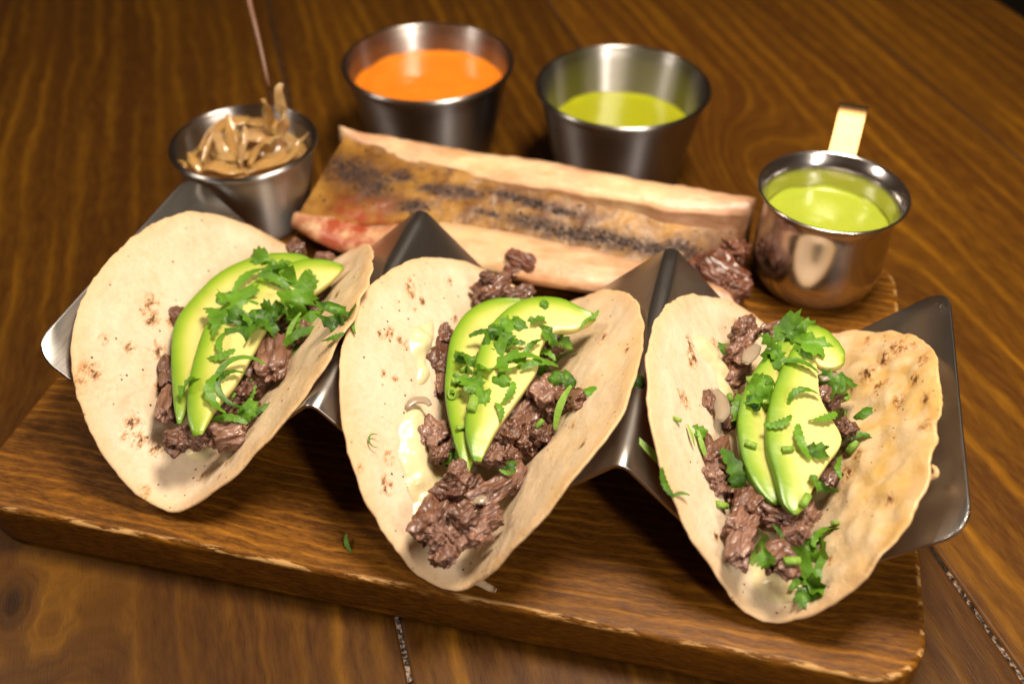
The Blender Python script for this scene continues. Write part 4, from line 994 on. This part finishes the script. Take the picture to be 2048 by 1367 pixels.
H0 = [('L3', 452, 598, 62, 100, 'dark cilantro leaf left of the heap on the'), ('L0', 480, 608, 74, -60, 'broad shiny cilantro leaf in the upper left heap of the'),
      ('L2', 521, 520, 50, 170, 'cilantro bit at the very top of the avocado of the'), ('L3', 537, 545, 50, 60, 'cilantro leaf just below the top avocado edge of the'), ('L2', 560, 533, 52, 20, 'flat cilantro bit by the avocado top edge of the'),
      ('R0', 500, 562, 84, 55, 'straight cilantro strip climbing the avocado of the'), ('R0', 556, 570, 80, -35, 'cilantro strip slanting to the right leaf on the'),
      ('L0', 603, 577, 78, 15, 'large bright cilantro leaf near the right rim of the'), ('R2', 622, 556, 36, 90, 'short upright cilantro piece beside the large right leaf of the'),
      ('L4', 580, 612, 72, -80, 'folded cilantro leaf below the large right leaf of the'), ('L1', 628, 642, 80, 30, 'spread cilantro leaf hanging by the right side of the'),
      ('L0', 490, 668, 86, -120, 'biggest round cilantro leaf in the middle of the'), ('L2', 502, 640, 56, -70, 'shaded cilantro leaf over the biggest one on the'),
      ('R2', 436, 645, 92, 110, 'long curved cilantro strip down the front avocado of the'), ('L3', 456, 637, 56, -30, 'small cilantro leaf between strip and heap on the'),
      ('L2', 537, 648, 60, -60, 'narrow cilantro leaf right of the biggest one on the'), ('L4', 553, 625, 46, 40, 'crumpled cilantro leaf in the centre of the heap of the'),
      ('R4', 588, 660, 70, 70, 'thin pale stem between the right leaves of the'), ('L3', 592, 700, 58, -110, 'dark cilantro leaf lowest on the right of the'), ('R0', 612, 672, 90, 15, 'cilantro strip crossing to the right tortilla wall of the'),
      ('R0', 443, 692, 62, 95, 'short straight cilantro strip on the front avocado of the'), ('R2', 447, 718, 56, 10, 'dark folded strip across the avocado of the'),
      ('R3', 440, 752, 92, 80, 'open curl of herb on the lower avocado of the'), ('R1', 418, 790, 84, 100, 'bent strip down the lower avocado edge of the'), ('R1', 456, 756, 60, 40, 'arched strip by the beef of the'),
      ('L2', 377, 772, 50, 80, 'small leaf hanging on the avocado skin of the'), ('R2', 504, 788, 54, 70, 'green strip on the white cheese of the'), ('L3', 497, 818, 48, 60, 'leaf piece low on the right of the'),
      ('R0', 463, 838, 66, -8, 'pale green strip lying along the front beef of the'), ('B', 468, 792, 22, 60, 'tiny stem bit on the beef of the'), ('R0', 521, 818, 50, 40, 'strip leaning on the front right wall of the'),
      ('L4', 683, 640, 72, -95, 'dark crinkled leaf hanging over the right rim of the'), ('R2', 668, 684, 48, 20, 'strip on the outer rim under the hanging leaf of the'), ('L2', 470, 622, 40, 10, 'notched leaf tip in the left heap of the'),
      ('L3', 515, 630, 50, 150, 'leaf filling the heap centre of the'), ('R1', 570, 560, 52, 130, 'curled strip above the folded leaf of the'), ('L2', 610, 625, 54, 200, 'leaf tucked under the right spread leaf of the')]
H1 = [('L2', 1006, 652, 56, 60, 'feathery leaf at the upper middle of the'), ('L3', 1032, 650, 52, -50, 'second feathery leaf near the avocado top of the'), ('L2', 1073, 643, 42, 5, 'flat leaf bit on the upper right avocado of the'),
      ('R0', 973, 672, 64, -10, 'pointed strip on the upper left avocado of the'), ('L1', 1000, 682, 70, -25, 'dark leaf over the seam of the two avocado slices of the'), ('R2', 1022, 690, 58, -40, 'dark strip under the feathery leaves of the'),
      ('L3', 923, 716, 44, 95, 'small leaf at the left avocado edge of the'), ('L4', 946, 730, 66, -75, 'upright folded leaf on the left avocado of the'), ('L2', 956, 770, 72, -80, 'long leaf down the seam of the'),
      ('L0', 1005, 728, 92, -25, 'largest flat leaf at the centre of the'), ('L3', 1002, 762, 50, -60, 'leaf below the largest flat one on the'), ('L2', 970, 795, 52, -100, 'pale leaf pointing down the avocado of the'),
      ('B', 916, 766, 32, 40, 'pale stem chunk on the left avocado skin of the'), ('O', 905, 790, 34, 0, 'pale scallion ring on the left avocado skin of the'), ('B', 931, 740, 24, 20, 'stem chunk above the pale ring of the'), ('L2', 922, 760, 50, -20, 'leaf piece beside the stem chunks of the'),
      ('B', 944, 810, 46, 80, 'rounded pale stem on the seam of the'), ('B', 922, 858, 24, 20, 'tiny green bit left of the large ring of the'),
      ('R2', 1024, 792, 58, 70, 'pale broad strip at the right avocado edge of the'), ('R2', 1004, 826, 46, 100, 'short pale strip near the beef of the'), ('R0', 1048, 722, 78, -10, 'cilantro strip leaving the avocado rightward on the'),
      ('R0', 1075, 732, 78, 15, 'bright stem-like strip over the right beef of the'), ('R1', 1088, 706, 58, -10, 'curled strip over the upper beef of the'), ('L2', 1098, 672, 52, -60, 'leaf hanging off the upper right avocado of the'),
      ('L4', 1124, 692, 44, -20, 'crumpled leaf right of the upper beef of the'), ('R4', 1112, 728, 92, 20, 'long pale stem crossing the right heap of the'), ('L3', 1134, 760, 50, 100, 'leaf on the largest beef cube of the'), ('R0', 1136, 718, 54, 5, 'strip end near the right wall of the'),
      ('L3', 1180, 786, 58, -40, 'dark leaf against the right tortilla wall of the'), ('R4', 1124, 815, 90, 75, 'long narrow strip hanging over the right beef of the'), ('B', 1081, 850, 26, 60, 'tiny bit on the central dark beef of the'),
      ('R2', 1188, 634, 30, 40, 'dark bit at the back avocado tip of the'), ('R0', 1170, 648, 34, 50, 'small strip by the back avocado tip of the'), ('L2', 908, 905, 66, -70, 'leaf at the frayed avocado tip of the'), ('R0', 886, 930, 56, 25, 'green strip below the frayed avocado tip of the'),
      ('L3', 1022, 935, 34, 60, 'small leaf on the lower beef of the'), ('R2', 1012, 946, 30, 0, 'tiny strip on the lower beef of the'), ('R3', 735, 881, 26, 80, 'tiny curl alone on the left wall of the'), ('L3', 1088, 610, 26, 80, 'small leaf bit high on the right avocado of the'),
      ('R0', 1060, 700, 60, 60, 'strip standing up in the right heap of the'), ('L2', 1085, 745, 56, 190, 'leaf under the bright strip of the'), ('L3', 1110, 755, 46, -30, 'leaf at the lower edge of the right heap of the')]
H2 = [('L0', 1575, 678, 84, -60, 'large leaf topping the heap at the back of the'), ('L1', 1597, 668, 70, 30, 'bright leaf at the very top of the'), ('L2', 1630, 690, 78, -35, 'leaf reaching right over the avocado end of the'), ('L3', 1616, 705, 54, -60, 'leaf tip below the right-reaching leaf of the'),
      ('L4', 1545, 716, 64, -130, 'drooping leaf left of the top heap of the'), ('R0', 1600, 735, 70, -35, 'dark narrow leaf strip on the upper avocado of the'), ('L2', 1556, 710, 56, -80, 'leaf hanging under the top heap of the'),
      ('B', 1510, 762, 40, 10, 'pale stem chunk at the left avocado top of the'), ('L4', 1520, 795, 62, -20, 'dark crumpled leaf on the left avocado of the'), ('L3', 1508, 808, 50, 60, 'second dark leaf beside the crumpled one of the'), ('R2', 1470, 832, 84, 58, 'green strip slanting down the left avocado of the'),
      ('R1', 1598, 788, 62, 20, 'curved strip on the upper right avocado of the'), ('R2', 1558, 850, 54, 20, 'leaf strip in the centre of the avocado of the'), 
      ('R2', 1650, 845, 60, 25, 'curved strip at the right avocado edge of the'), ('R0', 1597, 888, 80, 95, 'upright strip on the front right avocado of the'), ('B', 1574, 901, 28, 10, 'dark bit left of the upright strip of the'), ('L2', 1634, 900, 58, 0, 'dark leaf right of the upright strip of the'),
      ('L0', 1670, 912, 64, -40, 'leaf at the right edge of the avocado of the'), ('R0', 1676, 940, 56, 80, 'strip hanging below the right leaf of the'), ('B', 1501, 890, 30, -30, 'small green bit on the left avocado of the'),
      ('L4', 1682, 780, 66, 10, 'dark leaf above the scallion rings of the'), ('O', 1686, 829, 34, 0, 'round bright scallion ring at the right of the'), ('O', 1690, 797, 36, 0, 'scallion ring half under the dark leaf of the'), ('L3', 1732, 826, 46, -20, 'dark leaf right of the scallion rings of the'), 
      ('R0', 1716, 877, 62, 0, 'straight strip on the right wall of the'), ('B', 1706, 894, 36, 50, 'pale hollow stem piece by the right wall of the'), ('R2', 1640, 968, 62, -35, 'leaf strip below the right avocado edge of the'), ('L2', 1628, 966, 40, -80, 'leaf bit below the avocado of the'),
      ('L3', 1446, 698, 44, 150, 'single leaf at the back left of the'), ('B', 1460, 800, 26, 90, 'short stem by the pale onion of the'), ('L2', 1396, 862, 46, -10, 'leaf on the left tortilla wall of the'), ('B', 1352, 842, 22, -20, 'tiny green bit high on the left wall of the'), ('R4', 1376, 872, 44, 100, 'thin stem on the left wall of the'),
      ('R4', 1400, 892, 60, 95, 'pale strip on the big beef block of the'), ('R2', 1470, 952, 120, 100, 'longest green strip beside the left avocado of the'), ('B', 1440, 1011, 32, 0, 'pale bit under the beef block of the'), ('R4', 1507, 1105, 82, 58, 'straight green stem at the front left of the'), ('L2', 1535, 1112, 54, -70, 'leaf bit on the front beef of the'), ('R0', 1560, 1065, 36, -60, 'small strip on the front beef of the'),
      ('B', 1583, 1124, 38, 5, 'pale tube piece on the front cheese of the'), ('R1', 1650, 1072, 66, 40, 'arched leaf at the front right wall of the'), ('L4', 1630, 1100, 70, 100, 'dark twisted leaf above the front leaves of the'), ('L0', 1640, 1150, 74, 20, 'bright leaf low on the right of the'), ('R0', 1612, 1160, 70, 25, 'strip crossing the lowest leaves of the'),
      ('L1', 1625, 1186, 68, -130, 'lowest big leaf at the front of the'), ('B', 1670, 1048, 20, 0, 'dark bit above the arched leaf of the'), ('B', 1607, 1002, 36, 60, 'green bit at the front avocado tip of the'), ('L3', 1530, 760, 44, -60, 'leaf at the seam of the avocado slices of the'), ('R4', 1560, 738, 64, 65, 'thin stem under the top heap of the')]
for h in H0: herb(0, *h)
for h in H1: herb(1, *h)
for h in H2: herb(2, *h)
herb(3, 'L3', 1277, 764, 40, 80, 'lone green leaf lying on the steel ridge between middle and right tacos')
herb(3, 'R0', 694, 1088, 38, 105, 'small dark leaf sliver lying on the front of the wooden board')
herb(3, 'R4', 1302, 920, 100, 125, 'long pale green strip on the steel left of the rightmost taco')
herb(3, 'R0', 1330, 965, 60, 115, 'lower green strip on the steel by the rightmost taco edge')
herb(3, 'R0', 1360, 990, 34, 5, 'tiny green sliver on the edge of the rightmost tortilla')
herb(3, 'R0', 704, 655, 34, 95, 'tiny green sliver on the left edge of the middle tortilla')
for o in scn.objects:
    if '_o' in o: del o['_o']
